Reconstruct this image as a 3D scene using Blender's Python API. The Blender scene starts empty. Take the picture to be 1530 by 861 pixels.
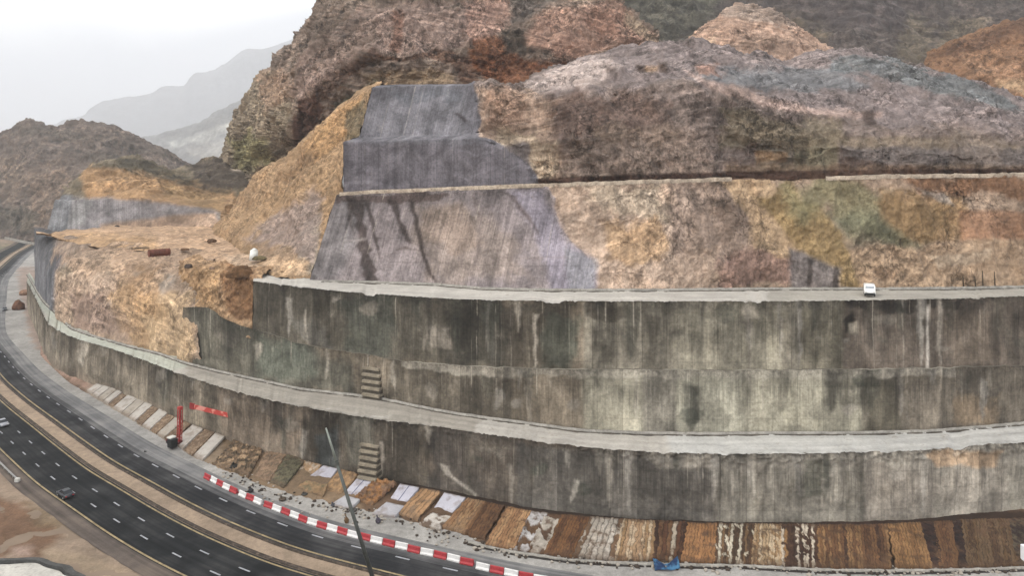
import bpy, bmesh, math, random
import numpy as np
from mathutils import Vector, Matrix
random.seed(7); RNG = np.random.default_rng(7)
C = bpy.context.scene.collection
H, F, CX, HY = 62.0, 1000.0, 765.0, 260.0          # eye height, focal length, principal column and horizon row of the survey photo

# ------------------------------------------------------------------ survey helpers
def G(px, py, z=0.0):
    px, py = np.asarray(px, float), np.asarray(py, float)
    Y = (H - z) * F / (py - HY)
    return np.stack([(px - CX) * Y / F, Y, np.zeros_like(Y) + z], -1)
def P(px, py, Y):
    px, py, Y = (np.asarray(a, float) for a in (px, py, Y))
    return np.stack([(px - CX) * Y / F, Y + 0 * px, H - (py - HY) * Y / F], -1)
def proj(W):
    Y = np.maximum(W[..., 1], 1.0)
    return CX + F * W[..., 0] / Y, HY + F * (H - W[..., 2]) / Y
def lin(c): 
    c = np.asarray(c, float) / 255.0
    return np.where(c <= .04045, c / 12.92, ((c + .055) / 1.055) ** 2.4)
def alb(c, gain=1.0):
    a = lin(c) / gain; g = a.mean(-1, keepdims=True); return np.clip(g + (a - g) * .8, .004, .85)
def curve(pts):
    a = np.array(sorted(pts), float)
    def f(x):
        x = np.asarray(x, float)
        return (np.interp(x - 5, a[:, 0], a[:, 1]) + np.interp(x, a[:, 0], a[:, 1]) * 2 + np.interp(x + 5, a[:, 0], a[:, 1])) / 4
    return f

# ------------------------------------------------------------------ noise
_perm = np.concatenate([RNG.permutation(512)] * 2)
_grad = RNG.normal(size=(512, 3)); _grad /= np.linalg.norm(_grad, axis=1)[:, None]; _grad = _grad.astype(np.float32); _perm = _perm.astype(np.int32)
def perlin(p):
    p = np.asarray(p, np.float32); i = np.floor(p); f = p - i; i = i.astype(np.int32); u = f * f * f * (f * (f * 6 - 15) + 10)
    i &= 511
    out = 0
    for dx in (0, 1):
        for dy in (0, 1):
            hxy = _perm[(_perm[(i[..., 0] + dx) & 511] + i[..., 1] + dy) & 511]
            wxy = (u[..., 0] if dx else 1 - u[..., 0]) * (u[..., 1] if dy else 1 - u[..., 1])
            for dz in (0, 1):
                g = np.take(_grad, _perm[(hxy + i[..., 2] + dz) & 511], axis=0)
                w = wxy * (u[..., 2] if dz else 1 - u[..., 2])
                out = out + w * (g[..., 0] * (f[..., 0] - dx) + g[..., 1] * (f[..., 1] - dy) + g[..., 2] * (f[..., 2] - dz))
    return out * 1.6
def fbm(p, o=4, gain=.5):
    a, s, t = 1.0, 0, 0
    for k in range(o):
        s = s + a * perlin(p * 2.03 ** k + 17.3 * k); t += a; a *= gain
    return s / t * 1.4
def ridged(p, o=4):
    a, s, t = 1.0, 0, 0
    for k in range(o):
        s = s + a * (1 - np.abs(perlin(p * 2.07 ** k + 9.1 * k)) * 2); t += a; a *= .5
    return s / t
def sstep(a, b, x):
    t = np.clip((x - a) / (b - a), 0, 1); return t * t * (3 - 2 * t)

# ------------------------------------------------------------------ mineral colours and painted shade: polygons surveyed on the rock, blended per vertex
def poly_sd(px, py, poly):
    poly = np.array(poly, float); n = len(poly)
    d = np.full(px.shape, 1e18); inside = np.zeros(px.shape, bool)
    for k in range(n):
        ax, ay = poly[k]; bx, by = poly[(k + 1) % n]
        ex, ey = bx - ax, by - ay
        t = np.clip(((px - ax) * ex + (py - ay) * ey) / (ex * ex + ey * ey + 1e-9), 0, 1)
        d = np.minimum(d, (px - ax - t * ex) ** 2 + (py - ay - t * ey) ** 2)
        c = (ay > py) != (by > py)
        if ey != 0: inside ^= c & (px < ex * (py - ay) / ey + ax)
    d = np.sqrt(d)
    return np.where(inside, d, -d)
def warp_px(W, amp, sc=.12, seed=0):
    px, py = proj(W)
    return px + amp * fbm(W * sc + 31 + seed, 4), py + amp * fbm(W * sc + 77 + seed, 4)
def paint(W, base, strokes, gain=1.0, sc=.1):
    col = np.zeros(W.shape) + alb(base, gain)
    if strokes:
        fx, fy = proj(W); N = [fbm(W * sc + 31 + 9 * k, 6, .62) for k in range(3)]
    for k, (c, poly, soft, amp, alpha) in enumerate(strokes):
        if amp >= 8: soft, amp = soft * .6, amp * 1.45
        sg = 1 if k % 2 else -1; px, py = fx + sg * amp * N[k % 3], fy + amp * N[(k + 1 + k // 3 % 2) % 3]
        m = sstep(-soft, soft, poly_sd(px, py, poly)) * alpha
        col = col * (1 - m[..., None]) + alb(c, gain) * m[..., None]
    return col
def S(c, poly, soft=8, amp=14, alpha=1.0): return (c, poly, soft, amp, alpha)
def drip(pts):
    rr = random.Random(int(pts[0][0])); L_, R_ = [], []
    for (xa, ya, wa), (xb, yb, wb) in zip(pts[:-1], pts[1:]):
        for k in range(4): f = k / 4; w_ = (wa * (1 - f) + wb * f) * rr.uniform(.6, 1.3); x_, y_ = xa * (1 - f) + xb * f + rr.uniform(-1, 1), ya * (1 - f) + yb * f; L_.append((x_ - w_, y_ - .3 * w_)); R_.append((x_ + w_, y_ + .3 * w_))
    return L_ + [(pts[-1][0], pts[-1][1])] + R_[::-1]
def blob(c, x, y, rx, ry, soft=None, alpha=.9, amp=10):
    return S(c, [(x + rx * math.cos(t * .5236), y + ry * math.sin(t * .5236)) for t in range(12)], soft or min(rx, ry) * .6, amp, alpha)

# ------------------------------------------------------------------ meshes
def tag(o, label=None, cat=None, group=None, kind=None):
    if label: o['label'] = label
    if cat: o['category'] = cat
    if group: o['group'] = group
    if kind: o['kind'] = kind
    return o
def mesh_np(name, V, Fq, mat, col=None, uv=None, smooth=True, parent=None):
    me = bpy.data.meshes.new(name); n = len(Fq)
    me.vertices.add(len(V)); me.vertices.foreach_set('co', np.ascontiguousarray(V, np.float32).ravel())
    me.loops.add(n * 4); me.polygons.add(n)
    me.polygons.foreach_set('loop_start', np.arange(0, n * 4, 4, dtype=np.int32))
    me.polygons.foreach_set('loop_total', np.full(n, 4, np.int32))
    me.loops.foreach_set('vertex_index', np.ascontiguousarray(Fq, np.int32).ravel())
    me.update(calc_edges=True); me.validate()
    if smooth: me.polygons.foreach_set('use_smooth', np.ones(len(me.polygons), bool))
    if col is not None:
        a = me.attributes.new('Col', 'FLOAT_COLOR', 'POINT')
        a.data.foreach_set('color', np.concatenate([col, np.ones((len(col), 1))], 1).astype(np.float32).ravel())
    if uv is not None:
        a = me.attributes.new('SurfUV', 'FLOAT_VECTOR', 'POINT')
        a.data.foreach_set('vector', np.concatenate([uv, np.zeros((len(uv), 1))], 1).astype(np.float32).ravel())
    me.materials.append(mat)
    o = bpy.data.objects.new(name, me); C.objects.link(o)
    if parent: o.parent = parent
    return o
def grid_faces(nu, nv):
    i = np.arange(nu - 1)[:, None] * nv + np.arange(nv - 1)[None]
    return np.stack([i, i + nv, i + nv + 1, i + 1], -1)
def grid_obj(name, V, mat, col=None, uv=None, mask=None, smooth=True, parent=None):
    nu, nv = V.shape[:2]; Fq = grid_faces(nu, nv)
    Fq = Fq.reshape(-1, 4) if mask is None else Fq[mask]
    used = np.unique(Fq); remap = np.full(nu * nv, -1); remap[used] = np.arange(len(used))
    g = lambda a: None if a is None else a.reshape(nu * nv, -1)[used]
    return mesh_np(name, V.reshape(-1, 3)[used], remap[Fq], mat, g(col), g(uv), smooth, parent)
def catmull(A, n, t=None):
    """resample control rows A (k, m, 3) to n along axis 0"""
    k = len(A); t = np.linspace(0, k - 1, n) if t is None else t
    i = np.clip(np.floor(t).astype(int), 0, k - 2); f = (t - i).reshape(-1, *([1] * (A.ndim - 1)))
    p0, p1, p2, p3 = A[np.maximum(i - 1, 0)], A[i], A[i + 1], A[np.minimum(i + 2, k - 1)]
    m1, m2 = (p2 - p0) * .4, (p3 - p1) * .4
    return (2 * f**3 - 3 * f**2 + 1) * p1 + (f**3 - 2 * f**2 + f) * m1 + (-2 * f**3 + 3 * f**2) * p2 + (f**3 - f**2) * m2
def normals(V):
    du, dv = np.gradient(V, axis=0), np.gradient(V, axis=1)
    n = np.cross(du, dv); n /= np.linalg.norm(n, axis=-1)[..., None] + 1e-9
    flip = np.sign((n * (np.array([0, 0, H]) - V)).sum(-1)); flip[flip == 0] = 1
    return n * flip[..., None]
def loft(rows, nu, nv, linear_rows=False):
    A = np.array([[P(*p) for p in r] for r in rows])           # (rows, cols, 3)
    B = np.swapaxes(catmull(np.swapaxes(A, 0, 1), nu), 0, 1)   # (rows, nu, 3)
    if linear_rows:
        t = np.linspace(0, len(rows) - 1, nv); i = np.clip(np.floor(t).astype(int), 0, len(rows) - 2); f = (t - i)[:, None, None]
        V = B[i] * (1 - f) + B[i + 1] * f
    else: V = catmull(B, nv)
    return np.swapaxes(V, 0, 1)                                # (nu, nv, 3)
def strata(V, sc):
    h = V[..., 2] * sc + .22 * V[..., 0] * sc * .3 + 1.6 * fbm(V * .03 + 50, 4) + .25 * fbm(V * .2 + 9, 3)
    i = np.floor(h); f = h - i; a = (np.sin(i * 12.9898) * 43758.5453) % 1.0
    return (f ** 2 - .35) * (.3 + a) * sstep(-.25, .25, fbm(V * .035 + 5, 3))
def displace(V, layers, weight=None):
    n = normals(V); d = 0
    for kind, sc, amp in layers:
        q = V * np.array(sc) if np.ndim(sc) else V * sc
        d = d + amp * (fbm(q, 5) if kind == 'f' else (ridged(q, 5) - .45) if kind == 'r' else strata(V, sc))
    if weight is not None: d = d * weight
    return V + n * d[..., None]

# ------------------------------------------------------------------ materials
class NT:
    def __init__(s, name):
        s.m = bpy.data.materials.new(name); s.m.use_nodes = True; s.t = s.m.node_tree; s.t.nodes.clear()
        s.out = s.n('ShaderNodeOutputMaterial'); s.b = s.n('ShaderNodeBsdfPrincipled')
        s.t.links.new(s.b.outputs[0], s.out.inputs[0]); s.b.inputs['Roughness'].default_value = .9
        s.b.inputs['Specular IOR Level'].default_value = .25
    def n(s, t, **k):
        x = s.t.nodes.new(t)
        for a, b in k.items(): setattr(x, a, b)
        return x
    def l(s, a, b): s.t.links.new(a, b)
    def pos(s, sc=(1, 1, 1)):
        g = s.n('ShaderNodeNewGeometry'); v = s.n('ShaderNodeVectorMath', operation='MULTIPLY'); s.l(g.outputs['Position'], v.inputs[0]); v.inputs[1].default_value = sc
        return v.outputs[0]
    def obj(s, sc=(1, 1, 1)):
        g = s.n('ShaderNodeTexCoord'); v = s.n('ShaderNodeVectorMath', operation='MULTIPLY'); s.l(g.outputs['Object'], v.inputs[0]); v.inputs[1].default_value = sc
        return v.outputs[0]
    def attr(s, name, sc=None):
        a = s.n('ShaderNodeAttribute', attribute_name=name)
        if sc is None: return a.outputs['Color']
        v = s.n('ShaderNodeVectorMath', operation='MULTIPLY'); s.l(a.outputs['Vector'], v.inputs[0]); v.inputs[1].default_value = sc
        return v.outputs[0]
    def noise(s, vec, sc=1, det=6, rough=.6, dist=0):
        x = s.n('ShaderNodeTexNoise'); s.l(vec, x.inputs['Vector']); x.inputs['Scale'].default_value = sc
        x.inputs['Detail'].default_value = det; x.inputs['Roughness'].default_value = rough; x.inputs['Distortion'].default_value = dist
        return x.outputs['Fac']
    def ramp(s, v, a, b, lo, hi):
        x = s.n('ShaderNodeMapRange', interpolation_type='SMOOTHSTEP'); s.l(v, x.inputs[0])
        for k, q in enumerate((a, b, lo, hi)): x.inputs[k + 1].default_value = q
        return x.outputs[0]
    def math(s, op, a, b=None):
        x = s.n('ShaderNodeMath', operation=op)
        for k, q in enumerate((a, b)):
            if q is None: continue
            if isinstance(q, (int, float)): x.inputs[k].default_value = q
            else: s.l(q, x.inputs[k])
        return x.outputs[0]
    def mul(s, *fs):
        r = fs[0]
        for f in fs[1:]: r = s.math('MULTIPLY', r, f)
        return r
    def scale(s, col, f):
        x = s.n('ShaderNodeVectorMath', operation='SCALE'); s.l(col, x.inputs[0]); s.l(f, x.inputs['Scale']); return x.outputs[0]
    def mix(s, f, a, b):
        x = s.n('ShaderNodeMix', data_type='RGBA'); s.l(f, x.inputs[0])
        for k, q in ((6, a), (7, b)):
            if isinstance(q, (tuple, list, np.ndarray)): x.inputs[k].default_value = (*[float(v) for v in q[:3]], 1)
            else: s.l(q, x.inputs[k])
        return x.outputs[2]
    def rgb(s, c):
        x = s.n('ShaderNodeRGB'); x.outputs[0].default_value = (*[float(v) for v in c], 1); return x.outputs[0]
    def color(s, c): s.l(c, s.b.inputs['Base Color'])
    def bump(s, h, st=.5, d=.3):
        x = s.n('ShaderNodeBump'); x.inputs['Strength'].default_value = st; x.inputs['Distance'].default_value = d
        s.l(h, x.inputs['Height']); s.l(x.outputs[0], s.b.inputs['Normal'])

def rock_mat(name, fine=1.0, stretch=(1, 1, 1), bumpd=.5, contrast=1.0, crack=.35, streak=.3, tilt=10):
    t = NT(name); col = t.attr('Col'); p = t.pos(); q = t.pos(stretch); k = contrast
    n1 = t.noise(p, .07, 5, .6); n2 = t.noise(q, .42 * fine, 6, .62, .15); n3 = t.noise(q, 1.9 * fine, 5, .7)
    # tilted bedding that fades in and out
    bmap = t.n('ShaderNodeMapping'); bmap.vector_type = 'TEXTURE'; t.l(p, bmap.inputs[0]); bmap.inputs['Rotation'].default_value = (.1, math.radians(tilt), 0); bmap.inputs['Scale'].default_value = (16 / fine, 16 / fine, 1.15 / fine)
    bed = t.noise(bmap.outputs[0], 1, 5, .65, .25); bm_ = t.ramp(t.noise(p, .055 * fine, 4), .42, .62, 0, 1)
    bf = t.math('ADD', t.math('MULTIPLY', t.math('SUBTRACT', t.ramp(bed, .36, .64, 1 - .4 * k, 1 + .34 * k), 1.0), bm_), 1.0)
    # blocky joints
    dn = t.n('ShaderNodeTexNoise'); t.l(q, dn.inputs['Vector']); dn.inputs['Scale'].default_value = .5 * fine; dn.inputs['Detail'].default_value = 4
    sc = t.n('ShaderNodeVectorMath', operation='SCALE'); t.l(dn.outputs['Color'], sc.inputs[0]); sc.inputs['Scale'].default_value = 3.2 / fine
    add = t.n('ShaderNodeVectorMath', operation='ADD'); t.l(q, add.inputs[0]); t.l(sc.outputs[0], add.inputs[1])
    v = t.n('ShaderNodeTexVoronoi', feature='DISTANCE_TO_EDGE'); t.l(add.outputs[0], v.inputs['Vector']); v.inputs['Scale'].default_value = .3 * fine
    v2 = t.n('ShaderNodeTexVoronoi', feature='F1'); t.l(add.outputs[0], v2.inputs['Vector']); v2.inputs['Scale'].default_value = .75 * fine
    sx = t.n('ShaderNodeSeparateXYZ'); t.l(v2.outputs['Color'], sx.inputs[0]); blk = t.ramp(sx.outputs[0], 0, 1, 1 - .2 * k, 1 + .2 * k)
    crm = t.ramp(t.noise(p, .1 * fine, 4), .46, .6, 0, 1); cr = t.ramp(v.outputs['Distance'], 0.0, .05, 1 - crack, 1.0)
    crk = t.math('ADD', t.mul(cr, crm), t.math('SUBTRACT', 1.0, crm))
    rgh = t.ramp(t.noise(p, .05 * fine, 4), .4, .62, .45, 1.25)           # smooth and rough patches
    hf = t.math('ADD', t.mul(t.math('SUBTRACT', t.mul(t.ramp(n2, .3, .7, 1 - .5 * k, 1 + .45 * k), t.ramp(n3, .32, .68, 1 - .36 * k, 1 + .36 * k), blk), 1.0), rgh), 1.0)
    gn = t.n('ShaderNodeNewGeometry'); gz = t.n('ShaderNodeSeparateXYZ'); t.l(gn.outputs['True Normal'], gz.inputs[0]); steep = t.ramp(t.math('ABSOLUTE', gz.outputs[2]), .25, .6, 1, 0)
    stk = t.math('ADD', t.mul(t.math('SUBTRACT', t.mul(t.ramp(t.noise(t.pos((.75, .75, .05)), 1, 6, .7, .2), .34, .66, .55, 1.4), t.ramp(t.noise(t.pos((2.4, 2.4, .12)), 1, 4, .6), .34, .66, .8, 1.2)), 1.0), steep, streak), 1.0)
    c = t.scale(col, t.mul(stk, t.ramp(n1, .3, .7, 1 - .24 * k, 1 + .24 * k), hf, crk, bf))
    warm = t.noise(p, .19 * fine, 5)
    c2 = t.n('ShaderNodeMix', data_type='RGBA', blend_type='MULTIPLY'); t.l(t.ramp(warm, .42, .68, 0, .6), c2.inputs[0]); t.l(c, c2.inputs[6]); c2.inputs[7].default_value = (1.0, .95, .9, 1)
    t.color(c2.outputs[2]); t.b.inputs['Roughness'].default_value = .95
    h = t.math('ADD', t.math('ADD', t.math('ADD', n2, t.mul(n3, .35)), t.mul(crk, .35)), t.math('ADD', t.mul(sx.outputs[0], .12), t.mul(bed, .4)))
    t.bump(h, .9, bumpd); return t.m

def concrete_wall_mat(name, streak=1.0, dark_top=0.0, panel=.12, rough_bump=.12, lift=1.0):
    """formed concrete; SurfUV.x = metres along the wall, SurfUV.y = 0 at the foot .. 1 at the lip"""
    t = NT(name); col = t.attr('Col'); p = t.pos()
    uv = t.attr('SurfUV', (1, 1, 1)); sx = t.n('ShaderNodeSeparateXYZ'); t.l(uv, sx.inputs[0]); u, v = sx.outputs[0], sx.outputs[1]
    s1 = t.noise(t.attr('SurfUV', (.55, .6, 0)), 1, 6, .62); s2 = t.noise(t.attr('SurfUV', (2.6, 1.2, 0)), 1, 5, .6)
    s3 = t.noise(t.attr('SurfUV', (.22, .5, 0)), 1, 4, .6)
    bl = t.noise(p, .16, 7, .65, .4); fine = t.noise(p, 1.6, 5, .7)
    wn = t.n('ShaderNodeTexWhiteNoise', noise_dimensions='1D'); t.l(t.math('FLOOR', t.math('MULTIPLY', u, .21)), wn.inputs['W'])
    pan = t.ramp(wn.outputs['Value'], 0, 1, 1 - panel, 1 + panel)
    fr = t.math('FRACT', t.math('MULTIPLY', u, .21)); joint = t.ramp(t.math('ABSOLUTE', t.math('SUBTRACT', fr, .5)), .478, .497, 1, .72)
    k = streak
    f = t.mul(t.ramp(s1, .3, .7, 1 - .38 * k, 1 + .36 * k), t.ramp(s2, .3, .7, 1 - .15 * k, 1 + .15 * k), t.ramp(s3, .3, .7, 1 - .3 * k, 1 + .3 * k),
              t.ramp(bl, .3, .7, .6, 1.42), t.ramp(fine, .3, .7, .78, 1.22), pan, joint)
    # run-off stains hanging from the lip, each of its own length
    ln = t.noise(t.attr('SurfUV', (.55, 0, 0)), 1, 6, .75); L = t.ramp(ln, .3, .72, .02, .95)
    d = t.math('SUBTRACT', 1.0, v); st = t.ramp(t.math('SUBTRACT', d, L), -.18, .05, 1, 0)
    f = t.mul(f, t.math('SUBTRACT', 1.0, t.math('MULTIPLY', st, dark_top)))
    # chipped and stained band under the lip; faint pour lines
    cb = t.mul(t.ramp(t.math('ADD', v, t.math('MULTIPLY', t.noise(t.attr('SurfUV', (.4, 0, 0)), 1, 5, .7), .3)), .98, 1.14, 0, 1), t.ramp(t.noise(p, 1.1, 6, .75), .4, .6, 0, 1))
    pl = t.math('ABSOLUTE', t.math('SUBTRACT', t.math('FRACT', t.math('ADD', t.math('MULTIPLY', v, 4.0), t.math('MULTIPLY', bl, .12))), .5)); f = t.mul(f, t.ramp(pl, .46, .5, 1, .84))
    f = t.mul(f, t.math('SUBTRACT', 1.0, t.math('MULTIPLY', cb, .45)))
    # pale lime runs
    lm = t.noise(t.attr('SurfUV', (1.5, .25, 0)), 1, 3, .5); lime = t.math('MAXIMUM', t.mul(t.ramp(lm, .6, .72, 0, 1), t.ramp(bl, .42, .58, 0, 1)), t.mul(t.ramp(t.noise(p, .16, 8, .7, .2), .58, .74, 0, 1), .5))
    c = t.scale(col, f); c = t.mix(t.mul(lime, .6), c, t.scale(t.rgb(alb((178, 168, 150))), t.ramp(fine, .3, .7, .7, 1.2)))
    gr = t.ramp(t.noise(p, .09, 5), .55, .75, 0, .4)
    c2 = t.n('ShaderNodeMix', data_type='RGBA', blend_type='MULTIPLY'); t.l(gr, c2.inputs[0]); t.l(c, c2.inputs[6]); c2.inputs[7].default_value = (1.0, .99, .92, 1)
    t.color(c2.outputs[2]); t.bump(t.math('ADD', t.math('ADD', fine, bl), t.mul(s2, .5)), .6, rough_bump); return t.m

def ground_mat(name, var=.25, sc=1.0, bumpd=.1, stain=None):
    t = NT(name); col = t.attr('Col'); p = t.pos()
    a, b, c = t.noise(p, .09 * sc, 6, .6), t.noise(p, .7 * sc, 7, .7), t.noise(p, 4 * sc, 4, .7)
    cc = t.scale(col, t.mul(t.ramp(a, .3, .7, 1 - var, 1 + var), t.ramp(b, .3, .7, 1 - var, 1 + var), t.ramp(c, .3, .7, 1 - var * .6, 1 + var * .6)))
    if stain is not None: cc = t.mix(t.ramp(t.noise(p, .35, 6, .7), .58, .7, 0, .75), cc, stain)
    t.color(cc); t.bump(t.math('ADD', b, c), .6, bumpd); return t.m
def asphalt_mat(name, c, dust, amount=.5, rough=.8):
    """SurfUV.x = metres along, SurfUV.y = metres across"""
    t = NT(name); p = t.pos()
    tr = t.noise(t.attr('SurfUV', (.02, 1.1, 0)), 1, 4, .6); a = t.noise(p, .12, 6, .65); g = t.noise(p, 7, 3)
    base = t.scale(t.rgb(c), t.mul(t.ramp(tr, .3, .7, .75, 1.3), t.ramp(a, .3, .7, .8, 1.25), t.ramp(g, .3, .7, .85, 1.15)))
    t.color(t.mix(t.mul(t.ramp(a, .4, .7, .1, 1), t.ramp(tr, .35, .7, .3, 1), amount), base, dust))
    t.b.inputs['Roughness'].default_value = rough; t.b.inputs['Specular IOR Level'].default_value = .08; t.bump(g, .3, .02); return t.m
def plain(name, c, var=.15, rough=.7, sc=1.0, metal=0, dirt=None, dirt_amt=.5):
    t = NT(name); p = t.obj(); a = t.noise(p, 1.2 * sc, 6, .65); b = t.noise(p, 8 * sc, 3)
    cc = t.scale(t.rgb(c), t.mul(t.ramp(a, .3, .7, 1 - var, 1 + var), t.ramp(b, .3, .7, 1 - var * .5, 1 + var * .5)))
    if dirt is not None: cc = t.mix(t.ramp(t.noise(p, 2.3 * sc, 6, .7), .5, .72, 0, dirt_amt), cc, dirt)
    t.color(cc); t.b.inputs['Roughness'].default_value = rough; t.b.inputs['Metallic'].default_value = metal; t.bump(b, .3, .02); return t.m

KV, KH = 1.0, 1.6      # how much brighter than its albedo a face shows, upright / flat
M_rock = rock_mat('rock', 1.0, (1, 1, 1), .9, 1.1, .45); M_rock_streak = rock_mat('cut_rock', 1.0, (1, 1, .8), .55, .82, .45, .3, -34); M_mound = rock_mat('mound_rock', 1.0, (1, 1, .9), .8, .92, .5, .5, -13); M_far = rock_mat('hill_rock', .35, (1, 1, .7), 1.6, 1.0, .2)
M_scree = rock_mat('scree', 1.3, (1, 1, 1), .35, .8, .15); M_distant = rock_mat('distant_rock', .015, (1, 1, 1), 20, .7, .0)
M_wall = concrete_wall_mat('stained_concrete', .56, .32, .22); M_wall_mid = concrete_wall_mat('streaked_concrete', .58, .3, .22)
M_shot = concrete_wall_mat('sprayed_concrete', .6, .28, .04, .3)
M_bench = ground_mat('dusty_concrete', .13, 1.0, .06, alb((120, 110, 98), KH)); _bt = NT('bench_concrete'); _c = _bt.attr('Col'); _p = _bt.pos(); _tr = _bt.noise(_bt.attr('SurfUV', (.025, 7, 0)), 1, 5, .65); _b = _bt.noise(_p, .25, 7, .7); _g = _bt.noise(_p, 2.2, 5, .7)
_bt.color(_bt.mix(_bt.ramp(_bt.noise(_p, .5, 7, .72), .56, .7, 0, .6), _bt.scale(_c, _bt.mul(_bt.ramp(_tr, .3, .7, .84, 1.12), _bt.ramp(_b, .3, .7, .86, 1.12), _bt.ramp(_g, .3, .7, .9, 1.1))), alb((150, 138, 122), KH))); _bt.bump(_bt.math('ADD', _b, _g), .6, .08); M_bench = _bt.m
M_dirt = ground_mat('dirt', .2, 1.0, .12); M_plat = ground_mat('platform_dirt', .2, .6, .25)
M_kerb = plain('kerb_concrete', alb((170, 165, 155), 1.4), .25, .9, .4, 0, alb((95, 88, 78)), .7)

def smoothed(W, k=5):
    for _ in range(k): W = np.concatenate([W[:1], (W[:-2] + W[1:-1] * 2 + W[2:]) / 4, W[-1:]])
    return W
def arclen(W):
    d = np.linalg.norm(np.diff(W[..., :2], axis=0), axis=-1); return np.concatenate([[0], np.cumsum(d)])
def even(W, step):
    s = arclen(W); n = max(2, int(s[-1] / step)); t = np.linspace(0, s[-1], n)
    return np.stack([np.interp(t, s, W[:, k]) for k in range(W.shape[1])], 1)
def px_even(f, z, x0, x1, step, zf=None):
    x = np.linspace(x0, x1, 3000); W = G(x, f(x), z); s = arclen(W); n = int(s[-1] / step)
    return np.interp(np.linspace(0, s[-1], n), s, x)

# ================================================================== surveyed lines (photo pixels)
Z1, Z2 = 13.0, 37.5
lip1 = curve([(40,418),(48,437),(57,452),(70,483),(98,500),(130,511),(167,521),(223,541),(272,560),(334,580),(400,597),(495,616),(575,628),(645,636),(711,646),(780,656),(882,669),(984,676),(1071,678),(1160,678),(1240,677),(1375,673),(1480,664),(1530,661),(1660,650)])
base1 = curve([(40,470),(50,492),(63,514),(94,538),(150,566),(195,586),(240,607),(279,628),(334,648),(394,661),(455,685),(520,701),(589,718),(669,734),(749,752),(780,759),(882,770),(984,776),(1071,780),(1160,781),(1300,783),(1396,776),(1530,772),(1660,768)])
back1 = curve([(40,405),(52,428),(60,442),(68,452),(84,466),(105,488),(139,500),(195,516),(237,526),(275,540),(321,552),(400,569),(450,580),(540,590),(579,596),(624,606),(676,616),(739,625),(780,630),(865,642),(956,646),(1057,647),(1160,646),(1270,646),(1392,643),(1480,636),(1530,631),(1660,618)])
lip2 = curve([(378,420),(395,422),(450,429),(519,436),(603,442),(687,447),(780,449),(899,450),(1159,450),(1252,449),(1426,446),(1530,442),(1660,437)])
back2 = curve([(378,408),(420,406),(462,407),(474,419),(565,421),(652,424),(714,430),(780,432),(865,433),(969,433),(1159,431),(1304,431),(1444,430),(1530,428),(1660,424)])
seam2 = curve([(270,459),(310,459),(334,475),(348,482),(380,493),(432,507),(478,521),(512,537),(560,533),(585,536),(624,539),(669,552),(780,546),(805,555),(868,551),(1004,549),(1130,558),(1158,558),(1294,550),(1353,546),(1419,551),(1530,547),(1660,540)])
crest3 = curve([(500,291),(520,290),(560,287),(640,284),(760,279),(900,275),(1000,271),(1095,268),(1230,268),(1300,266),(1530,262),(1660,258)])

def strip_rows(rows, nv):
    """rows: list of (n,3) lines; returns (n, nv, 3) lofted linearly"""
    A = np.stack(rows); t = np.linspace(0, len(rows) - 1, nv); i = np.clip(np.floor(t).astype(int), 0, len(rows) - 2); f = (t - i)[:, None, None]
    return np.swapaxes(A[i] * (1 - f) + A[i + 1] * f, 0, 1)
def wall_uv(V):
    s = arclen(V[:, 0]); return np.stack([np.repeat(s[:, None], V.shape[1], 1), np.repeat(np.linspace(0, 1, V.shape[1])[None], V.shape[0], 0)], -1)

def runs(n, xa, xb, ytop, ybot, seed, dark=.55):
    rr = random.Random(seed); out = []
    for k in range(n):
        x = rr.uniform(xa, xb); yt, yb = float(ytop(x)), float(ybot(x)); hh = yb - yt; d_ = rr.random() < dark
        if rr.random() < .3: y0 = yt + rr.uniform(.1, .5) * hh
        else: y0 = yt - 2
        y1 = min(yb + 3, y0 + rr.uniform(.25, 1.05) * hh); w_ = rr.uniform(2, 11) if d_ else rr.uniform(1.2, 5); dx = rr.uniform(-4, 4)
        c_ = rr.choice([(54,50,44),(66,60,52),(74,68,58),(60,60,52)]) if d_ else rr.choice([(150,142,128),(166,156,140),(136,130,120)])
        out.append(S(c_, drip([(x, y0, w_ * 1.3), (x + dx * .4, y0 * .55 + y1 * .45, w_), (x + dx, y1, w_ * .35)]), 3.5 if d_ else 2, 7, rr.uniform(.35, .75)))
    for k in range(n // 3):                                   # blown patches of paler render and dark mould
        x = rr.uniform(xa, xb); yt, yb = float(ytop(x)), float(ybot(x)); y = yt + rr.uniform(.05, .8) * (yb - yt); e = rr.uniform(5, 18)
        out.append(blob(rr.choice([(142,134,122),(58,54,46),(120,112,100),(64,66,56)]), x, y, e, e * rr.uniform(.4, .9), 4, rr.uniform(.35, .7), 12))
    return out
# ------------------------------------------------------------------ lower retaining wall and its bench
x1 = px_even(lip1, Z1, 40, 1650, .35)
lipW = smoothed(G(x1, lip1(x1), Z1), 12); zb = 1.2
baseW = smoothed(G(x1, base1(x1), zb), 12)
baseW[:, :2] = lipW[:, :2] + np.clip(baseW[:, :2] - lipW[:, :2], -1.6, 1.6) * .6
sA = arclen(lipW)
rag = fbm(np.stack([sA * .35, sA * 0, sA * 0], 1), 4); rag2 = fbm(np.stack([sA * 1.3, sA * 0 + 5, sA * 0], 1), 3)
lipJ = lipW.copy(); lipJ[:, 1] += np.maximum(rag, -.2) * .55 + rag2 * .18; lipJ[:, 2] += -np.abs(rag2) * .3 - .5 * sstep(.12, .5, fbm(np.stack([sA * .16, sA * 0 + 60, sA * 0], 1), 5))
V = strip_rows([baseW - [0, 0, 1.2], baseW, lipJ - [0, 0, .8], lipJ], 3)
V = strip_rows([baseW - [0, 0, 1.2], lipJ], 60)
hgt = np.linspace(0, 1, 60)[None]
V = displace(V, [('f', .12, .45), ('f', (.7, .7, .25), .16)])
rough_top = sstep(.78, .95, hgt) * (.35 + .65 * sstep(800, 1000, x1))[:, None]
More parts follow.
